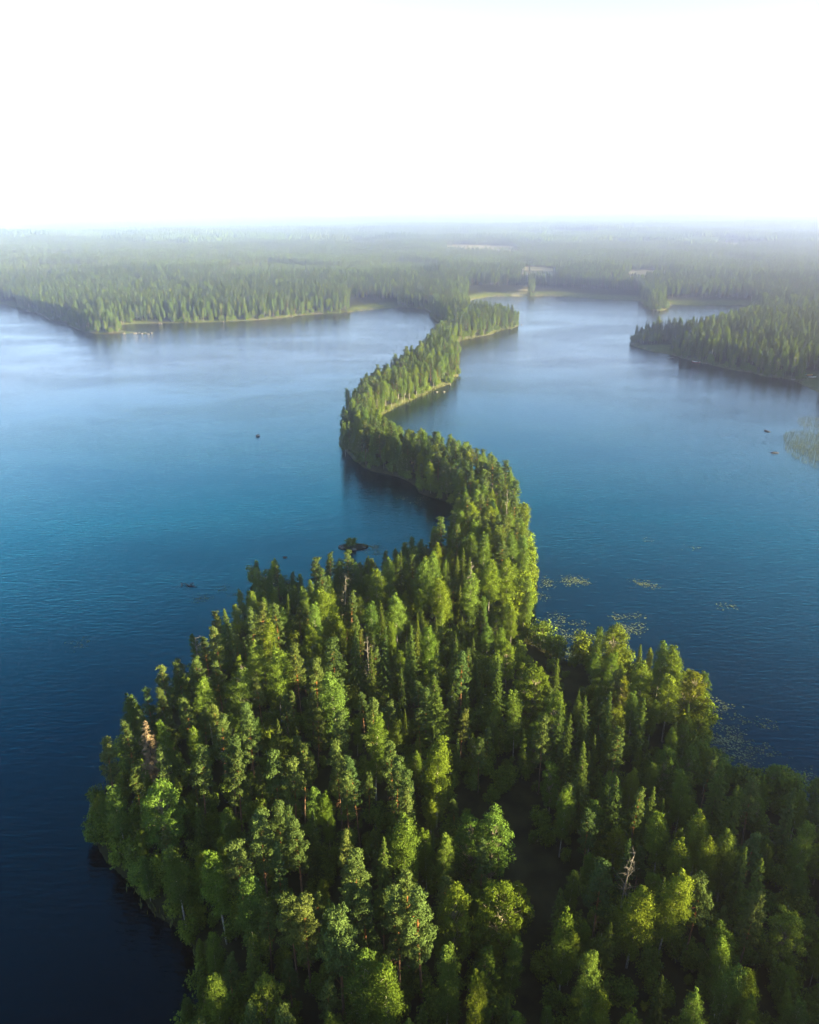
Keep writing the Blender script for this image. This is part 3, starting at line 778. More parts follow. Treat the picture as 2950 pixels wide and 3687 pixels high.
# ---------------------------------------------------------------- masses: trees nobody could count
def mass(name, label, protos, xyz, scl, rot, var):
    me = bpy.data.meshes.new(name)
    n = len(xyz)
    me.vertices.add(n)
    me.vertices.foreach_set('co', np.asarray(xyz, np.float32).ravel())
    for nm, tp, arr, fld in (('scl', 'FLOAT_VECTOR', scl, 'vector'), ('rot', 'FLOAT_VECTOR', rot, 'vector'), ('variant', 'INT', var, 'value')):
        a = me.attributes.new(nm, tp, 'POINT')
        a.data.foreach_set(fld, np.asarray(arr, np.int32 if tp == 'INT' else np.float32).ravel())
    o = link(name, me)
    ng = bpy.data.node_groups.new(name, 'GeometryNodeTree')
    ng.interface.new_socket('Geometry', in_out='INPUT', socket_type='NodeSocketGeometry')
    ng.interface.new_socket('Geometry', in_out='OUTPUT', socket_type='NodeSocketGeometry')
    N, L = ng.nodes.new, ng.links.new
    gi, go = N('NodeGroupInput'), N('NodeGroupOutput')
    jn = N('GeometryNodeJoinGeometry')
    for p in reversed(protos):               # joined inputs come out last linked first
        ob = N('GeometryNodeObjectInfo')
        ob.inputs['Object'].default_value = p
        ob.inputs['As Instance'].default_value = False
        g2 = N('GeometryNodeGeometryToInstance')
        L(ob.outputs['Geometry'], g2.inputs[0])
        L(g2.outputs[0], jn.inputs[0])
    iop = N('GeometryNodeInstanceOnPoints')
    iop.inputs['Pick Instance'].default_value = True
    L(gi.outputs[0], iop.inputs['Points'])
    L(jn.outputs[0], iop.inputs['Instance'])
    def attr(nm, tp):
        a = N('GeometryNodeInputNamedAttribute')
        a.data_type = tp
        a.inputs['Name'].default_value = nm
        return [s for s in a.outputs if s.enabled and s.name == 'Attribute'][0]
    L(attr('variant', 'INT'), iop.inputs['Instance Index'])
    L(attr('rot', 'FLOAT_VECTOR'), iop.inputs['Rotation'])
    L(attr('scl', 'FLOAT_VECTOR'), iop.inputs['Scale'])
    L(iop.outputs[0], go.inputs[0])
    md = o.modifiers.new('scatter', 'NODES')
    md.node_group = ng
    return tag(o, label, kind='stuff')

# ---------------------------------------------------------------- where the trees stand
HR, F_, P_ = CAM_H, 1595., R(22)
def view(x, y, z):
    """where a point falls in the picture (0..1 across and down) and how far it is; used to sort what shows largest"""
    dz = z - HR
    fw = y * math.cos(P_) - dz * math.sin(P_)
    up = y * math.sin(P_) + dz * math.cos(P_)
    return .5 + x / fw * F_ / 1725, .5 - up / fw * F_ / 2156, fw

def in_any(polys, x, y):
    r = np.zeros(x.shape, bool)
    for p in polys:
        r |= inside(p, x, y)
    return r

placed = [(k, x, y, h, w, True) for k, x, y, h, w in TREES]
XY = [(a[1], a[2]) for a in placed]
# fill between the noted trees: the headland and the ridge, and the woods just outside the picture
def fill(x0, x1, y0, y1, sp, lo, hi):
    n = int((x1 - x0) * (y1 - y0) / (sp * sp) * 6)
    x, y = rnd(n, x0, x1), rnd(n, y0, y1)
    d = shore_dist(x, y)
    ok = (d > np.where((x < -15) & (y < 115), .5, 1.2)) & ~in_any(CLEAR, x, y) & ~in_any(BARE, x, y)
    return x[ok], y[ok], d[ok]

cell = {}
def key(x, y): return int(x // 6), int(y // 6)
for a in XY:
    cell.setdefault(key(*a), []).append(a)
def free(x, y, r):
    i, j = key(x, y)
    for a in range(i - 1, i + 2):
        for b in range(j - 1, j + 2):
            for (u, v) in cell.get((a, b), ()):
                if (u - x) ** 2 + (v - y) ** 2 < r * r:
                    return False
    return True

def species(x, y, d):
    n = vnoise(np.array([x]), np.array([y]), 18, 11)[0]
    u = rnd()
    if y > 170:                                   # the winding ridge
        w = (('p', .42), ('b', .40), ('s', .12), ('m', .06))
    elif y > 140:
        w = (('p', .25), ('b', .52), ('s', .17), ('m', .06))
    elif x > 30:
        w = (('b', .44), ('s', .26), ('m', .18), ('p', .12))
    elif x > -5 and y > 80:
        w = (('s', .46), ('b', .24), ('p', .24), ('m', .06))
    elif x > 5:
        w = (('b', .36), ('s', .28), ('p', .18), ('m', .18))
    else:
        w = (('p', .60), ('b', .24), ('s', .12), ('m', .04))
    if d < 3.5 and rnd() < .5:
        w = (('b', .6), ('m', .4))
    for k, q in w:
        if u < q: return k
        u -= q
    return w[0][0]

fills = []
x, y, d = fill(-60, 130, 20, 720, 4.2, 0, 0)
ok = (np.abs(x) < 130) & ((y < 240) | (x < 100))
for xx, yy, dd in zip(x[ok], y[ok], d[ok]):
    if yy > 640 or (yy > 300 and xx > 110) or (yy > 600 and xx < 30):
        continue
    sp = 3.1 if yy < 150 else 2.55
    if free(xx, yy, sp * rnd(None, .85, 1.15)):
        cell.setdefault(key(xx, yy), []).append((xx, yy))
        k = species(xx, yy, dd)
        if yy < 170:
            h = rnd(None, 9, 16) if dd > 4 else rnd(None, 8, 14)
        else:
            h = rnd(None, 13, 18.5) if dd > 3 else rnd(None, 9, 16)
        if 150 < yy < 206 and xx < 12 and dd < 14: h = rnd(None, 9, 13.5)
        if xx > 46 and yy < 112: h = rnd(None, 7, 12.5)
        if k == 'm': h *= .85
        h *= .75
        placed.append((k, xx, yy, h, rnd(None, .8, 1.1) if yy < 170 else rnd(None, 1.0, 1.45), False))
pa = np.array([(a[1], a[2], a[3]) for a in placed])
pz = ground(pa[:, 0], pa[:, 1])
u0, v0, _ = view(pa[:, 0], pa[:, 1], pz)
u1, v1, fw = view(pa[:, 0], pa[:, 1], pz + pa[:, 2])
seen = (u1 > -.03) & (u1 < 1.03) & (v1 < 1.02) & (fw > 0)
size = pa[:, 2] / fw

def zone(x, y, u, v):
    if y > 560: return 'on the far loop of the ridge'
    if y > 480: return 'where the ridge turns toward the far shore'
    if y > 400: return 'on the straight of the ridge below the far loop'
    if y > 330: return 'above the sandy sunlit bank of the ridge'
    if y > 285: return 'at the outer corner of the ridge bend'
    if y > 235: return 'on the dark curved side of the ridge'
    if y > 205: return 'at the narrow neck of the ridge'
    if y > 170: return 'between the neck and the headland'
    if y > 140:
        return 'on the headland shore facing the grassy islet' if x < -8 else ('in the leafy strip before the neck' if x < 16 else 'on the bright shore of the lily cove')
    if x > 40 and y > 96: return 'on the blunt point beyond the lily cove'
    if x > 22 and y > 112: return 'by the inner end of the lily cove'
    if v > .9: return 'along the bottom edge left of centre' if u < .45 else ('along the bottom edge at the centre' if u < .65 else 'along the bottom edge on the shaded side')
    if x > 30: return 'in the shaded wood by the reedy shore'
    if x > 12: return 'in the dark wood right of the clearing'
    if x > 0: return 'around the dark clearing' if y < 100 else 'among the spruces in the middle of the headland'
    if x > -14: return 'in the pine row left of the clearing' if y < 100 else 'in the middle of the headland'
    if x > -28: return 'in the open pine wood of the headland' if y < 105 else 'on the upper slope of the headland'
    return 'on the western edge of the headland' if y < 110 else 'along the upper western shore of the headland'

ADJ = {'p': 'orange-barked pine', 's': 'pointed dark spruce', 'b': 'pale leafy birch', 'm': 'round-crowned leafy tree'}
def size_word(h):
    return 'small' if h < 9.5 else ('medium' if h < 13 else ('tall' if h < 16 else 'very tall'))

def plant(k, x, y, z, h, w, label, group, q=None, name=None, mats=None, tint=None):
    K = KIND[k]
    q = rng.integers(0, K['n']) if q is None else q
    root = link(name or K['name'], None)
    root.location = (x, y, z - .1)
    s = h / K['h']
    root.scale = (s * w, s * w, s)
    root.rotation_euler = (rng.normal() * .02, rng.normal() * .02, rnd() * 6.283)
    tk = link('trunk', PROTO[k][q][0], root)
    cr = link('crown', PROTO[k][q][1], root)
    c = np.clip(rng.normal(1, .13), .7, 1.3)
    y_ = np.clip(rng.normal(1, .05), .9, 1.1)
    cr.color = (c * y_, c, c / y_, 1) if tint is None else (*tint, 1)
    return tag(root, label, K['cat'], group)

LIMIT = 295
rest = []
order = np.argsort(-size)
count = {}
labels = {}
for i in order:
    k, x, y, h, w, noted = placed[i]
    if seen[i] and count.get(k, 0) < LIMIT:
        count[k] = count.get(k, 0) + 1
        zn = zone(x, y, u1[i], v1[i])
        lab = size_word(h) + ' ' + ADJ[k] + ' ' + zn
        plant(k, x, y, pz[i], h, w, lab, KIND[k]['cat'] + 's ' + zn + ', ' + size_word(h))
    else:
        rest.append(i)

def mass_from(name, label, idx):
    if len(idx) == 0: return
    ks = 'psbm'
    protos, base = [], {}
    for k in ks:
        base[k] = len(protos)
        protos += FULL[k]
    xyz = [(placed[i][1], placed[i][2], pz[i] - .1) for i in idx]
    s = [(placed[i][3] / KIND[placed[i][0]]['h'] * placed[i][4],) * 2 + (placed[i][3] / KIND[placed[i][0]]['h'],) for i in idx]
    r = np.stack([np.zeros(len(idx)), np.zeros(len(idx)), rnd(len(idx)) * 6.283], -1)
    v = [base[placed[i][0]] + int(rng.integers(0, 3)) for i in idx]
    mass(name, label, protos, xyz, s, r, v)
mass_from('ridge_woodland', 'dense mixed trees filling the ridge between the single trees', rest)

# ---------------------------------------------------------------- shore shrubs, undergrowth, woods outside the picture
def along_shore(step, lo, hi, pred):
    out = []
    p = POLYN
    for a, b in zip(p, np.roll(p, -1, 0)):
        L = np.hypot(*(b - a))
        if L > 400 or min(a[1], b[1]) < 30 or max(a[1], b[1]) > 900: continue
        n = max(1, int(L / step))
        if L / step < 1 and rnd() > L / step: continue
        nrm = np.array([-(b - a)[1], (b - a)[0]]) / (L + 1e-9)
        for _ in range(n):
            c = a + (b - a) * rnd() + nrm * rnd(None, -hi, hi)
            out.append(c)
    out = np.array(out)
    d = shore_dist(out[:, 0], out[:, 1])
    ok = (d > lo) & (d < hi) & ~in_any(BARE, out[:, 0], out[:, 1])
    return out[ok]

def gz_(x, y): return float(ground(np.array([float(x)]), np.array([float(y)]))[0])
sh = along_shore(1.1, .3, 3.2, None)
sz = ground(sh[:, 0], sh[:, 1])
su, sv, sfw = view(sh[:, 0], sh[:, 1], sz + 3)
keep = (su > -.02) & (su < 1.02) & (sv < 1.03) & (sh[:, 1] > 20)
sh, sz, su, sv, sfw = sh[keep], sz[keep], su[keep], sv[keep], sfw[keep]
used = []
rest_s = []
SHRUB_MAX = 240
for i in np.argsort(sfw):
    x, y = sh[i]
    if any((x - a) ** 2 + (y - b) ** 2 < 3.0 for a, b in used[-500:]):
        continue
    used.append((x, y))
    east = x > {True: 20}.get(y < 235, 0)
    h = rnd(None, 2.6, 6.0) * (1.15 if east and y < 200 else .85)
    if x < -15 and y < 115: h = rnd(None, 3.2, 4.8)
    if len(used) <= SHRUB_MAX:
        zn = zone(x, y, su[i], sv[i])
        sw = 'low' if h < 3.2 else ('waist-wide' if h < 4.4 else 'tall')
        plant('u', x, y, sz[i], h, rnd(None, .9, 1.3), ('low' if h < 3.4 else 'tall') + ' green waterside shrub ' + zn, 'shrubs ' + zn + (', low' if h < 3.4 else ', tall'))
    else:
        rest_s.append((x, y, sz[i], h))

# the bright leafy hem along the sunlit shore of the lily cove
for i in range(26):
    a = np.array([(31.5, 150), (33.5, 165), (35.0, 180), (35.5, 195), (34.5, 208)])
    yy = 148 + i * 2.3 + rnd(None, -.6, .6)
    xx = float(np.interp(yy, a[:, 1], a[:, 0]))
    for _ in range(30):
        dd_ = float(shore_dist(np.array([xx]), np.array([yy]))[0])
        if dd_ > 1.2: break
        xx -= .4
    hgt = rnd(None, 5.0, 9.0)
    plant('u', xx - rnd() * 1.5, yy, gz_(xx, yy), hgt, rnd(None, .7, .95), ('tall' if hgt > 7 else 'shorter') + ' bright green willow hemming the sunlit lily cove shore', 'willows of the lily cove shore, ' + ('tall' if hgt > 7 else 'shorter'), name='willow_bush', tint=(1.25, 1.2, .8))

# the bright leafy bank on the blunt point
for i, (xx, yy, hgt) in enumerate(((51.0, 110.5, 4.5), (52.2, 112.5, 5.5), (50.6, 107.6, 4.0), (49.2, 109.0, 6.0), (53.6, 115.5, 6.5), (50.0, 104.6, 4.2), (51.5, 114.5, 6.0))):
    plant('u', xx, yy, max(.1, gz_(xx, yy)), hgt, 1.15, 'bright yellow-green willow on the sunny bank of the blunt point', 'willows of the blunt point', name='willow_bush', tint=(1.35, 1.25, .7))

def simple_mass(name, label, protos, pts, base_h, wj=(.85, 1.2)):
    pts = np.array(pts)
    n = len(pts)
    s = pts[:, 3] / base_h
    w = s * rnd(n, *wj)
    r = np.stack([np.zeros(n), np.zeros(n), rnd(n) * 6.283], -1)
    return mass(name, label, protos, pts[:, :3] - [0, 0, .08], np.stack([w, w, s], -1), r, rng.integers(0, len(protos), n))

n = 9000
x, y = rnd(n, -60, 110), rnd(n, 30, 330)
d = shore_dist(x, y)
ok = (d > 2) & ~in_any(BARE, x, y) & ~(in_any(CLEAR, x, y) & (rnd(n) < .8))
x, y = x[ok][:3000], y[ok][:3000]
und = np.stack([x, y, ground(x, y), rnd(len(x), 1.0, 4.2)], -1)
simple_mass('undergrowth', 'low green undergrowth covering the forest floor', FULL['u'], list(und) + rest_s, 4.5)

# woods of the same headland beyond the picture's edges: unseen, and made extra tall to throw the long evening shade
n = 6000
x, y = rnd(n, -60, 230), rnd(n, -90, 105)
d = shore_dist(x, y)
z = ground(x, y)
a, b, f = view(x, y, z + 18)
a2, b2, f2 = view(x, y, z)
ok = (d > 3) & ((f < 5) | (a > 1.05) | (a < -.05) | (b > 1.05))
x, y, z = x[ok], y[ok], z[ok]
pts = []
for xx, yy, zz in zip(x, y, z):
    if free(xx, yy, 3.9):
        cell.setdefault(key(xx, yy), []).append((xx, yy))
        pts.append((xx, yy, zz, rnd(None, 20, 29)))
simple_mass('surrounding_woodland', 'mixed woodland carrying on past the near end of the headland', FULL['p'][:2] + FULL['s'][:2] + FULL['b'][:2], pts, 20.)

# ---------------------------------------------------------------- the far shores: trees counted in thousands
def far_forest():
    out = []
    sp = 3.3
    gx, gy = np.meshgrid(np.arange(-1250, 1250, sp), np.arange(330, 1900, sp))
    x = gx.ravel() + rnd(gx.size, -.48, .48) * sp
    y = gy.ravel() + rnd(gx.size, -.48, .48) * sp
    r = np.hypot(x, y)
    ok = (np.abs(x) < 60 + y * .64) & (r < 1850) & (r > 340)
    ok &= ~((x > -60) & (x < 130) & (y < 640))                 # the ridge has its own trees
    x, y = x[ok], y[ok]
    # beyond 1100 m every second tree is enough
    k = (np.hypot(x, y) < 1000) | (rnd(len(x)) < .62)
    x, y = x[k], y[k]
    d = shore_dist(x, y)
    ok = (d > 1.5) & (field_mask(x, y) < .3) & ~in_any(BARE, x, y)
    x, y, d = x[ok], y[ok], d[ok]
    z = land_z(x, y, d)
    return x, y, z, d

x, y, z, d = far_forest()
n = len(x)
stand = vnoise(x, y, 70, 21) * .6 + vnoise(x, y, 190, 22) * .4
u = rnd(n)
# species by stand: birch near the water, spruce and pine inland
pb = np.where(d < 12, .55, .18 + .25 * (stand > .58))
ps = np.where(x > 150, .42, .28) + .25 * (stand < .42)
kind = np.where(u < pb, 2, np.where(u < pb + ps, 1, 0))
kind = np.where((d < 8) & (rnd(n) < .25), 3, kind)
hh = (11.5 + 7 * vnoise(x, y, 110, 23) + rnd(n, -3.5, 4.5)) * np.where(d < 6, .72, 1) * .72
young = (vnoise(x, y, 95, 27) > .72) & (d > 40)
hh = np.where(young, hh * .5, hh)
kind = np.where(young & (rnd(n) < .6), 2, kind)
tip = np.hypot(x - 165, y - 525) < 28
hh = np.where(tip, hh * .5, hh)
near_r = np.hypot(x, y) < 760
protos = FAR['p'] + FAR['s'] + FAR['b'] + FAR['m'] + FULL['p'] + FULL['s'] + FULL['b'] + FULL['m']
base_h = np.array([20, 20, 20, 16.])[kind]
s = hh / base_h * np.where(kind == 3, .8, 1)
w = s * rnd(n, .8, 1.15)
w = np.where(tip, w * 1.7, w)
var = np.where(np.hypot(x, y) < 1050, 16 + kind * 3 + rng.integers(0, 3, n), kind * 4 + rng.integers(0, 4, n))
rot = np.stack([np.zeros(n), np.zeros(n), rnd(n) * 6.283], -1)
# far trees that show largest on the promontory across the right-hand water and along the left shore are single things
fu, fv, ff = view(x, y, z + hh)
right = (x > 140) & (x < 275) & (y < 620) & (fu < 1.02)
left = (x < -90) & (d < 10) & (y < 760) & (fu > -.02)
pick = np.where(right)[0]
pick = pick[np.argsort(ff[pick])][:150]
pick2 = np.where(left)[0]
pick2 = pick2[np.argsort(ff[pick2])][:90]
single = np.zeros(n, bool)
letter = 'psbm'
extra = {}
for grp, zone_names in ((pick, 'right'), (pick2, 'left')):
    for i in grp:
        k = letter[kind[i]]
        if count.get(k, 0) >= 300: continue
        if zone_names == 'right':
            zn = 'at the low tip of the cabin promontory' if y[i] > 505 else ('behind the boat beach of the cabin promontory' if d[i] < 14 else 'in the wood behind the lakeside cabins')
        else:
            zn = 'on the rocky point of the far western shore' if y[i] < 632 and x[i] < -200 else 'in the front row of the far western shore'
        count[k] = count.get(k, 0) + 1
        single[i] = True
        plant(k, x[i], y[i], z[i], hh[i], w[i] / s[i], size_word(hh[i]) + ' ' + ADJ[k] + ' ' + zn, KIND[k]['cat'] + 's ' + zn + ', ' + size_word(hh[i]))
m = ~single
mass('far_shore_forest', 'mixed spruce, pine and birch forest covering the far shores', protos, np.stack([x, y, z - .1], -1)[m], np.stack([w, w, s], -1)[m], rot[m], var[m])

# forest out to the horizon, in stands of a few hundred crowns each
def stand_mesh(q):
    mb = Mesh()
    S, sp = 84.0, 5.2
    gx, gy = np.meshgrid(np.arange(-S / 2, S / 2, sp), np.arange(-S / 2, S / 2, sp))
    for cx_, cy_ in zip(gx.ravel(), gy.ravel()):
        cx_ += rnd(None, -2, 2); cy_ += rnd(None, -2, 2)
        h = rnd(None, 12, 20) * (.5 if q == 3 else 1); pointed = rnd() < (.9, .45, .25, .3)[q]
        mi = 0 if pointed else (1 if rnd() < (.7, .9, .2, .1)[q] else 2)
        w0 = rnd(None, 1.6, 2.3) if pointed else rnd(None, 1.9, 2.8)
        k = 5
        zs = (.1, .45, 1.0) if pointed else (.25, .62, 1.0)
        rs = (1, .72, .05) if pointed else (.7, 1.0, .25)
        V = []
        for zf, rf in zip(zs, rs):
            a = np.arange(k) * 2 * math.pi / k + rnd() * 6
            j = rnd(k, .7, 1.25)
            V += [(cx_ + math.cos(t_) * w0 * rf * jj, cy_ + math.sin(t_) * w0 * rf * jj, h * zf * (1 + .06 * (jj - 1))) for t_, jj in zip(a, j)]
        Fq = [(l * k + i, l * k + (i + 1) % k, (l + 1) * k + (i + 1) % k, (l + 1) * k + i) for l in range(2) for i in range(k)]
        mb.add(V, Fq, np.clip(rnd(len(V), .2, .8), 0, 1), mi)
    return bpy.data.objects.new('stand', mb.build('stand', [M['spruce'], M['pine'], M['birch']]))

stands = [stand_mesh(q) for q in range(4)]
rr = 1780.0
pts = []
S = 78.0
gx, gy = np.meshgrid(np.arange(-7600, 7600, S), np.arange(300, 11000, S))
x = gx.ravel() + rnd(gx.size, -8, 8); y = gy.ravel() + rnd(gx.size, -8, 8)
r = np.hypot(x, y)
ok = (r > 1790) & (r < 10500) & (np.abs(x) < 150 + y * .66)
x, y = x[ok], y[ok]
d = shore_dist(x, y)
ok = (d > 30) & (field_mask(x, y) < .2)
x, y, d = x[ok], y[ok], d[ok]
z = land_z(x, y, d)
n = len(x)
g = np.stack([np.zeros(n), np.zeros(n), rnd(n) * 6.283], -1)
sv_ = rnd(n, .85, 1.25) * (.8 + .4 * vnoise(x, y, 300, 31))
mass('distant_forest', 'hazy forest stretching to the horizon', stands, np.stack([x, y, z - 1], -1), np.stack([np.ones(n), np.ones(n), sv_], -1), g, np.clip((vnoise(x, y, 420, 33) * .7 + vnoise(x, y, 150, 34) * .5 - .1) * 4 + rnd(n, -.5, .5), 0, 3.99).astype(int))

# ---------------------------------------------------------------- dead trees
for i, (dx_, dy_, dh) in enumerate(DEAD):
    tk, br = make_dead(i, dh)
    n_tk = tk.n
    root = link('dead_tree', None)
    root.location = (dx_, dy_, float(ground(np.array([dx_]), np.array([dy_]))[0]) - .1)
    root.rotation_euler = (rng.normal() * .06, rng.normal() * .06, rnd() * 6.28)
    for v_, f_, t_ in zip(br.v, br.f, br.t):
        tk.v.append(v_); tk.f.append(f_ + n_tk); tk.t.append(t_); tk.m.append(np.zeros(len(f_), int))
    tk.n = n_tk + br.n
    link('trunk', tk.build('dead_trunk', M['dead_wood'], True), root)
    place = ['white leaning dead trunk above the western headland shore', 'bare grey dead tree just inland of the white leaning snag', 'grey dead tree among birches before the neck', 'thin dead trunk between spruces in the middle of the headland', 'pale dead tree in the dark wood on the shaded side', 'white dead tree at the narrow neck of the ridge', 'thin dead trunk on the upper slope of the headland', 'forked dead tree in the open pine wood'][i]
    tag(root, place, 'dead tree', 'dead trees')
tk, cr = make_spruce(3, 15., 0, .6)
root = link('dead_spruce', None)
root.location = (TAN[0], TAN[1], float(ground(np.array([TAN[0]]), np.array([TAN[1]]))[0]) - .1)
link('trunk', tk.build('dead_spruce_trunk', M['spruce_bark'], True), root)
link('crown', cr.build('dead_spruce_crown', M['deadneedle']), root)
tag(root, 'tan withered spruce among green pines on the western headland edge', 'spruce tree')

# ---------------------------------------------------------------- stones, islet, drifting branch
def stone_mesh(seed, sx, sy, sz, m):
    import bmesh
    bm = bmesh.new()
    bmesh.ops.create_icosphere(bm, subdivisions=3, radius=1)
    g2 = np.random.default_rng(seed)
    ph = g2.uniform(0, 6, 6)
    for v in bm.verts:
        c = v.co
        k = 1 + .16 * math.sin(c.x * 2.3 + ph[0]) * math.sin(c.y * 2.7 + ph[1]) + .10 * math.sin(c.z * 5 + ph[2] + c.x * 3) + .05 * math.sin(c.y * 9 + ph[3]) * math.sin(c.x * 8 + ph[4])
        v.co = (c.x * k * sx, c.y * k * sy, c.z * k * sz)
    me = bpy.data.meshes.new('stone')
    bm.to_mesh(me); bm.free()
    me.materials.append(m)
    return me

def stone(name, x, y, z, s, m, label, group=None, seed=0):
    o = link(name, stone_mesh(seed, s[0], s[1], s[2], m))
    o.location = (x, y, z)
    o.rotation_euler = (0, 0, rnd() * 6)
    return tag(o, label, 'rock', group)

stone('lake_rock', *PT['rock'], .15, (.9, .7, .6), M['pale_stone'], 'lone white-topped rock in the open water west of the ridge', seed=1)
stone('lake_rock', *PT['rock2'], .02, (1.7, .9, .35), M['dark_stone'], 'dark flat rock in open water, the farther of two by the reed bed', seed=2)
stone('lake_rock', *PT['rock3'], .02, (1.7, .8, .35), M['dark_stone'], 'dark flat rock in open water, the nearer of two by the reed bed', seed=3)
stone('lake_rock', *PT['rock4'], .02, (.6, .5, .25), M['dark_stone'], 'small dark rock in the water near the grassy islet', seed=4)
for i, (a, b) in enumerate(PT['spit']):
    stone('spit_stone', a, b, .15, (rnd(None, .8, 1.8), rnd(None, .6, 1.1), rnd(None, .3, .5)), M['stone'], 'grey stone on the low rocky spit off the far western point', 'stones of the rocky spit', 10 + i)
for i, (a, b) in enumerate(PT['shorerocks']):
    lab = ['grey boulder at the foot of the sandy ridge bank', 'grey boulder at the foot of the sandy ridge bank', 'grey boulder at the foot of the sandy ridge bank', 'grey boulder on the far western waterline', 'grey boulder on the far western waterline', 'grey boulder on the far western waterline', 'grey boulder at the foot of the bushy far islet', 'grey boulder at the foot of the bushy far islet', 'grey boulder at the foot of the bushy far islet', 'grey boulder by the far reedy bank', 'grey boulder at the tip of the far loop'][i]
    stone('shore_boulder', a, b, .2, (rnd(None, .5, .9), rnd(None, .5, .8), rnd(None, .3, .5)), M['stone'], lab, 'boulders: ' + lab, 30 + i)

def blades(n, rx, ry, h, seed, dens=None):
    mb = Mesh()
    a = rnd(n) * 6.283; q = np.sqrt(rnd(n))
    x, y = np.cos(a) * q * rx, np.sin(a) * q * ry
    hh = h * rnd(n, .6, 1.2)
    c = np.stack([x, y, hh * .5 - .1], -1)
    ax = sph(n) * .3 + [0, 0, 1]
    mb.leaves(c, ax, sph(n) * [1, 1, .2], hh * 1.1, .035 + .03 * h, np.clip(rng.normal(.5, .25, n), 0, 1))
    return mb

ix, iy = PT['islet']
root = link('grassy_islet', None); root.location = (ix, iy, 0)
link('mound', stone_mesh(50, 4.3, 2.2, .42, M['ground']), root)
link('grass', blades(3500, 3.9, 1.9, .7, 1).build('islet_grass', M['reed']), root)
bt, bc = make_shrub(1, 2.4)
o = link('bush', bc.build('islet_bush', M['shrub']), root); o.location = (-.8, .2, .1)
for i, (a, b, s_) in enumerate(((-3.6, -.1, .6), (-3.0, -.9, .5), (2.9, -.7, .45), (.3, -1.9, .5))):
    o = link('stone', stone_mesh(60 + i, s_ * 1.3, s_, s_ * .6, M['stone']), root); o.location = (a, b, .2)
tag(root, 'tiny grassy islet with one low bush in the western water', 'islet')

root = link('drifting_branch', None); root.location = (*PT['branch'], 0)
mb = Mesh()
for a, b, c_ in (((-1.2, .9, .1), (-.9, .2, .05), (-.7, -1.6, -.05)), ((-.2, .5, .25), (1.2, -.6, .12), (3.4, -1.1, .02)), ((1.2, -.6, .12), (1.6, .3, .2), (1.8, 1.0, .15))):
    mb.tube([a, b, c_], [.16, .13, .06], 6)
link('limb', mb.build('drift_limb', M['dark_stone'], True), root)
mb = Mesh()
for i in range(9):
    o_ = np.array([rnd(None, -1.2, 3), rnd(None, -1.2, .6), .08])
    mb.tube([o_, o_ + [rng.normal() * .4, rng.normal() * .4, .18], o_ + [rng.normal() * .8, rng.normal() * .8, .12]], [.05, .04, .015], 4)
link('twigs', mb.build('drift_twigs', M['dead_wood']), root)
tag(root, 'dark waterlogged branch lying in the western water', 'branch')

# ---------------------------------------------------------------- water lilies and reeds
def lily_patch(x, y, rx, ry, n, label):
    mb = Mesh()
    k = max(2, n // 9)
    cx_ = rng.normal(size=k) * rx * .55; cy_ = rng.normal(size=k) * ry * .55
    for i in range(n * 3):
        j = rng.integers(0, k)
        px, py = cx_[j] + rng.normal() * 1.1, cy_[j] + rng.normal() * 1.0
        r_ = rnd(None, .1, .24)
        a = np.arange(8) * 2 * math.pi / 8 + rnd() * 6
        ring = np.stack([px + np.cos(a) * r_, py + np.sin(a) * r_, np.full(8, .035 + .02 * rnd())], -1)
        V = np.concatenate([ring, [[px, py, .03]]])
        mb.add(V, [(8, 0, 1, 2), (8, 2, 3, 4), (8, 4, 5, 6)], np.full(9, rnd()))
    o = link('water_lilies', mb.build('water_lilies', M['pad']))
    o.location = (x, y, 0)
    tag(o, label, kind='stuff')

for i, (x_, y_, rx_, ry_, n_) in enumerate(PADS):
    lily_patch(x_, y_, max(rx_, 1), max(ry_, 1), n_, 'floating lily leaves scattered on the lake near the headland')

def reed_bed(x, y, rx, ry, n, h, label):
    o = link('reeds', blades(n, rx, ry, h, 1).build('reeds', M['reed']))
    o.location = (x, y, 0)
    tag(o, label, kind='stuff')

reed_bed(PT['reed1'][0] + 4, PT['reed1'][1], 15, 30, 4500, 1.1, 'dense reed bed in the water east of the ridge')
reed_bed(PT['reed1'][0] - 5, PT['reed1'][1] - 8, 11, 22, 2500, .9, 'thin reeds at the edge of the reed bed')
reed_bed(PT['reed2'][0] + 6, PT['reed2'][1], 12, 18, 1500, .9, 'sparse reeds beyond the reed bed')
n = 0
edge = along_shore(.20, -2.4, .8, None)
k = (edge[:, 0] > 18) & (edge[:, 1] < 170) | (vnoise(edge[:, 0], edge[:, 1], 12, 41) > .55) | ((edge[:, 1] > 330) & (edge[:, 1] < 640) & (edge[:, 0] > -30) & (edge[:, 0] < 100))
edge = edge[k]
mb = Mesh()
hh = rnd(len(edge), .5, 1.5)
ne = len(edge)
mb.leaves(np.stack([edge[:, 0], edge[:, 1], hh * .45], -1), sph(ne) * .35 + [0, 0, 1], sph(ne) * [1, 1, .2], hh, .28, np.clip(rng.normal(.55, .25, ne), 0, 1))
tag(link('shore_reeds', mb.build('shore_reeds', M['reed'])), 'green sedge and reed fringing the shores', kind='stuff')

# ---------------------------------------------------------------- boats, jetties, cabins, flagpole on the cabin promontory
def gz(x, y): return float(ground(np.array([float(x)]), np.array([float(y)]))[0])

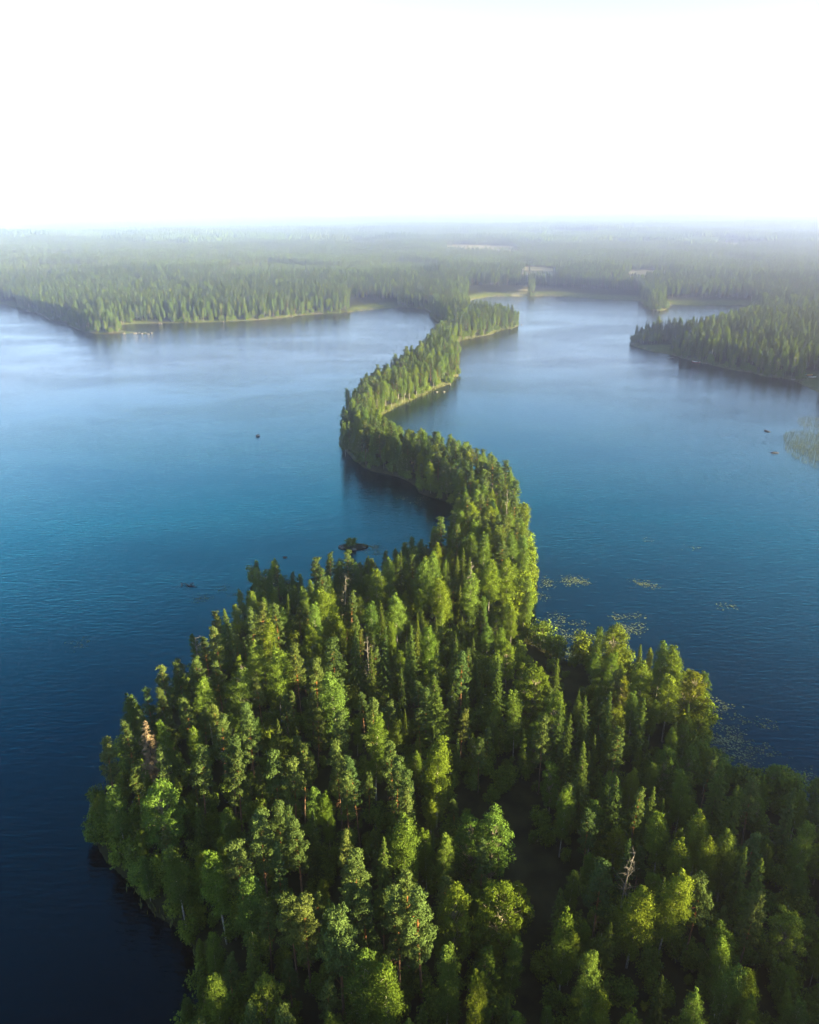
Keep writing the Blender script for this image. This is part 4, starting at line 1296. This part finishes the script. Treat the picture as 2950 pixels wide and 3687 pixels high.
def boat(x, y, z, rz, ln, hull, inner, label, wid=.32):
    root = link('rowing_boat', None)
    root.location = (x, y, z); root.rotation_euler = (0, 0, rz)
    def shell(off, z0, sc):
        mb = Mesh()
        n = 13
        t = np.linspace(-1, 1, n)
        w = wid * ln * (1 - np.abs(t) ** 2.4) ** .8 * sc + .01
        rocker = .16 * t ** 4 * ln * .4
        k = 9
        a = np.linspace(-1, 1, k)
        V = []
        for ti, wi, ro in zip(t, w, rocker):
            for aj in a:
                V.append((ti * ln / 2 * sc, aj * wi, z0 + .5 * abs(aj) ** 2.2 * sc + ro + off))
        F = [(i * k + j, (i + 1) * k + j, (i + 1) * k + j + 1, i * k + j + 1) for i in range(n - 1) for j in range(k - 1)]
        mb.add(V, F)
        return mb
    link('hull', shell(0, 0, 1).build('hull', hull, True), root)
    link('lining', shell(.05, .03, .93).build('lining', inner, True), root)
    for fx in (-.28, .02, .3):
        mb = Mesh(); w = wid * ln * .8
        mb.box(fx * ln - .12, fx * ln + .12, -w * .9, w * .9, .30, .34)
        link('thwart', mb.build('thwart', M['board']), root)
    return tag(root, label, 'boat', 'boats along the cabin shore')

bx_, by_ = PT['boat_red']
boat(bx_, by_ + 1.5, gz(bx_, by_ + 1.5) + .05, 2.6, 5.2, M['red'], M['white'], 'red and white rowing boat drawn up by the flagpole')
bx_, by_ = PT['boat_teal']
boat(bx_, by_ + 2, max(.03, gz(bx_, by_ + 2)), .25, 5.0, M['teal'], M['teal'], 'teal rowing boat on the grassy bank beside the long jetty')
bx_, by_ = PT['boat_red2']
boat(bx_, by_, max(.03, gz(bx_, by_)), .1, 4.6, M['white'], M['white'], 'white rowing boat on the grassy bank, below the orange one', .22)
bx_, by_ = PT['boat_y']
boat(bx_, by_ + 2.2, max(.03, gz(bx_, by_ + 2.2)), .15, 4.4, M['orange'], M['yellow'], 'orange narrow boat on the grassy bank above the white one', .2)

def jetty(x, y, rz, ln, head, label):
    root = link('jetty', None)
    root.location = (x, y, 0); root.rotation_euler = (0, 0, rz)
    nb = int(ln / .5)
    me_p = Mesh(); me_p.box(-.23, .23, -.8, .8, .50, .56)
    me_p = me_p.build('plank', M['board'])
    for i in range(nb):
        o = link('plank', me_p, root); o.location = (i * .5, 0, rng.normal() * .008)
    if head:
        mb = Mesh(); mb.box(-1.2, 1.2, -1.8, 1.8, .57, .64)
        o = link('platform', mb.build('platform', M['board']), root); o.location = (0, 0, 0)
    mb = Mesh()
    mb.tube([(0, 0, -1.5), (0, 0, .5)], [.09, .09], 6)
    me_q = mb.build('jetty_post', M['board'])
    for fx in (0, .5, 1):
        for sy in (-.7, .7):
            o = link('post', me_q, root); o.location = (fx * (ln - .5), sy, 0)
    return tag(root, label, 'jetty', 'jetties of the cabin shore')

jx, jy = PT['jetty3']; jetty(jx - 1, jy - 1.2, .25, 8, True, 'long pale jetty with a square head by the grassy bank')
jx, jy = PT['jetty2']; jetty(jx - 1.2, jy - 1.6, .6, 5, False, 'short white jetty below the grey-roofed cabin')
jx, jy = PT['jetty1']; jetty(jx - 2.5, jy - 1.0, .5, 5, False, 'small jetty near the low tip of the promontory')
jx, jy = PT['boat_red']; jetty(jx + .5, jy - 3.0, -.4, 4.5, False, 'low plank jetty below the red and white boat')

px, py = PT['pole']
root = link('flagpole', None); root.location = (px, py + 1, gz(px, py + 1)); root.rotation_euler = (0, R(2), 0)
mb = Mesh(); mb.tube([(0, 0, -.2), (0, 0, 3.5), (0, 0, 7.0)], [.16, .14, .10], 8)
link('pole', mb.build('flagpole_pole', M['white'], True), root)
link('finial', stone_mesh(90, .16, .16, .16, M['white']), root).location = (0, 0, 7.1)
mb = Mesh(); mb.box(-.4, .4, -.4, .4, -.1, .25)
link('base', mb.build('flagpole_base', M['stone']), root)
tag(root, 'white flagpole standing on the boat beach', 'flagpole')

def cabin(x, y, rz, w, dp, h, wall, roof, label, name='lakeside_cabin'):
    root = link(name, None)
    root.location = (x, y, gz(x, y)); root.rotation_euler = (0, 0, rz)
    mb = Mesh(); mb.box(-w / 2, w / 2, -dp / 2, dp / 2, -.4, h)
    V = [(-w / 2, -dp / 2, h), (-w / 2, dp / 2, h), (-w / 2, 0, h + dp * .36), (w / 2, -dp / 2, h), (w / 2, dp / 2, h), (w / 2, 0, h + dp * .36)]
    mb.add(V, [(0, 2, 1, 1), (3, 4, 5, 5)])
    bmw = bpy.data.meshes.new('cabin_wall')
    b = mb
    verts = np.concatenate(b.v).tolist()
    faces = [[int(i) for i in dict.fromkeys(fc)] for F_q in b.f for fc in F_q.tolist()]
    bmw.from_pydata(verts, [], faces); bmw.materials.append(wall)
    link('wall', bmw, root)
    rf = None
    for sg in (-1, 1):
        mb = Mesh()
        e = .45
        y0, z0 = sg * (dp / 2 + e), h - e * .72 + .02
        y1, z1 = 0, h + dp * .36 + .03
        V = [(-w / 2 - e, y0, z0), (w / 2 + e, y0, z0), (w / 2 + e, y1, z1), (-w / 2 - e, y1, z1)]
        V += [(a, b_, c + .14) for a, b_, c in V]
        mb.add(V, [(0, 1, 2, 3), (4, 7, 6, 5), (0, 4, 5, 1), (1, 5, 6, 2), (2, 6, 7, 3), (3, 7, 4, 0)])
        rf = link('roof', mb.build('cabin_roof', roof), root)
    mb = Mesh(); mb.box(w * .2, w * .2 + .6, .3, .9, h + dp * .15, h + dp * .36 + .8)
    link('chimney', mb.build('cabin_chimney', M['stone']), rf)
    for fx in (-.3, .3):
        mb = Mesh(); mb.box(fx * w - .45, fx * w + .45, -dp / 2 - .04, -dp / 2 + .02, .9, 2.0)
        wd_ = link('window', mb.build('cabin_window', M['white']), root)
        mb = Mesh(); mb.box(fx * w - .37, fx * w + .37, -dp / 2 - .06, -dp / 2 - .045, .98, 1.92)
        link('pane', mb.build('cabin_pane', M['glass']), wd_)
    mb = Mesh(); mb.box(-.42, .42, -dp / 2 - .05, -dp / 2 + .02, 0, 2.0)
    link('door', mb.build('cabin_door', M['timber']), root)
    return tag(root, label, 'cabin' if name != 'farmhouse' else 'house')

cx_, cy_ = PT['cabin1']; cabin(cx_, cy_, .25, 7, 5, 2.6, M['timber'], M['roof'], 'brown cabin with a grey roof above the white jetty')
cx_, cy_ = PT['cabin2']; cabin(cx_, cy_, .35, 6, 4.5, 2.5, M['timber'], M['roof'], 'brown cabin with a grey roof behind the flagpole')
hx_, hy_ = PT['house']; cabin(hx_, hy_, -.2, 11, 8, 5.0, M['yellow'], M['redroof'], 'yellow farmhouse behind the birches of the far reedy bank', 'farmhouse')

# ---------------------------------------------------------------- haze over the whole place
def build_haze():
    me = bpy.data.meshes.new('haze')
    mb = Mesh(); mb.box(-25500, 25500, -3000, 25500, -6, 97)
    me = mb.build('haze', [])
    m, nt, out, N, L = mat('summer_haze')
    v = N('ShaderNodeVolumePrincipled')
    v.inputs['Color'].default_value = (.76, .74, 1.0, 1)
    v.inputs['Absorption Color'].default_value = (.25, .25, .25, 1)
    v.inputs['Density'].default_value = .00054
    v.inputs['Anisotropy'].default_value = .93
    L(v.outputs[0], out.inputs['Volume'])
    me.materials.append(m)
    tag(link('haze', me), 'pale summer haze over the lakes and forests', kind='stuff')
build_haze()

# ---------------------------------------------------------------- look-alikes in one place: tell them apart by their order from left to right
ORD = 'first second third fourth fifth sixth seventh eighth ninth tenth eleventh twelfth thirteenth fourteenth fifteenth sixteenth seventeenth eighteenth nineteenth twentieth'.split()
same = {}
for o in COL.objects:
    if o.parent is None and 'label' in o and 'category' in o:
        same.setdefault(o['label'], []).append(o)
for lab, os_ in same.items():
    if 2 <= len(os_) <= 20:
        os_.sort(key=lambda o: o.location.x / (o.location.y * .927 + 33.7))
        for i, o in enumerate(os_):
            new = lab + ', ' + ORD[i] + ' from left'
            if len(new.split()) <= 16:
                o['label'] = new
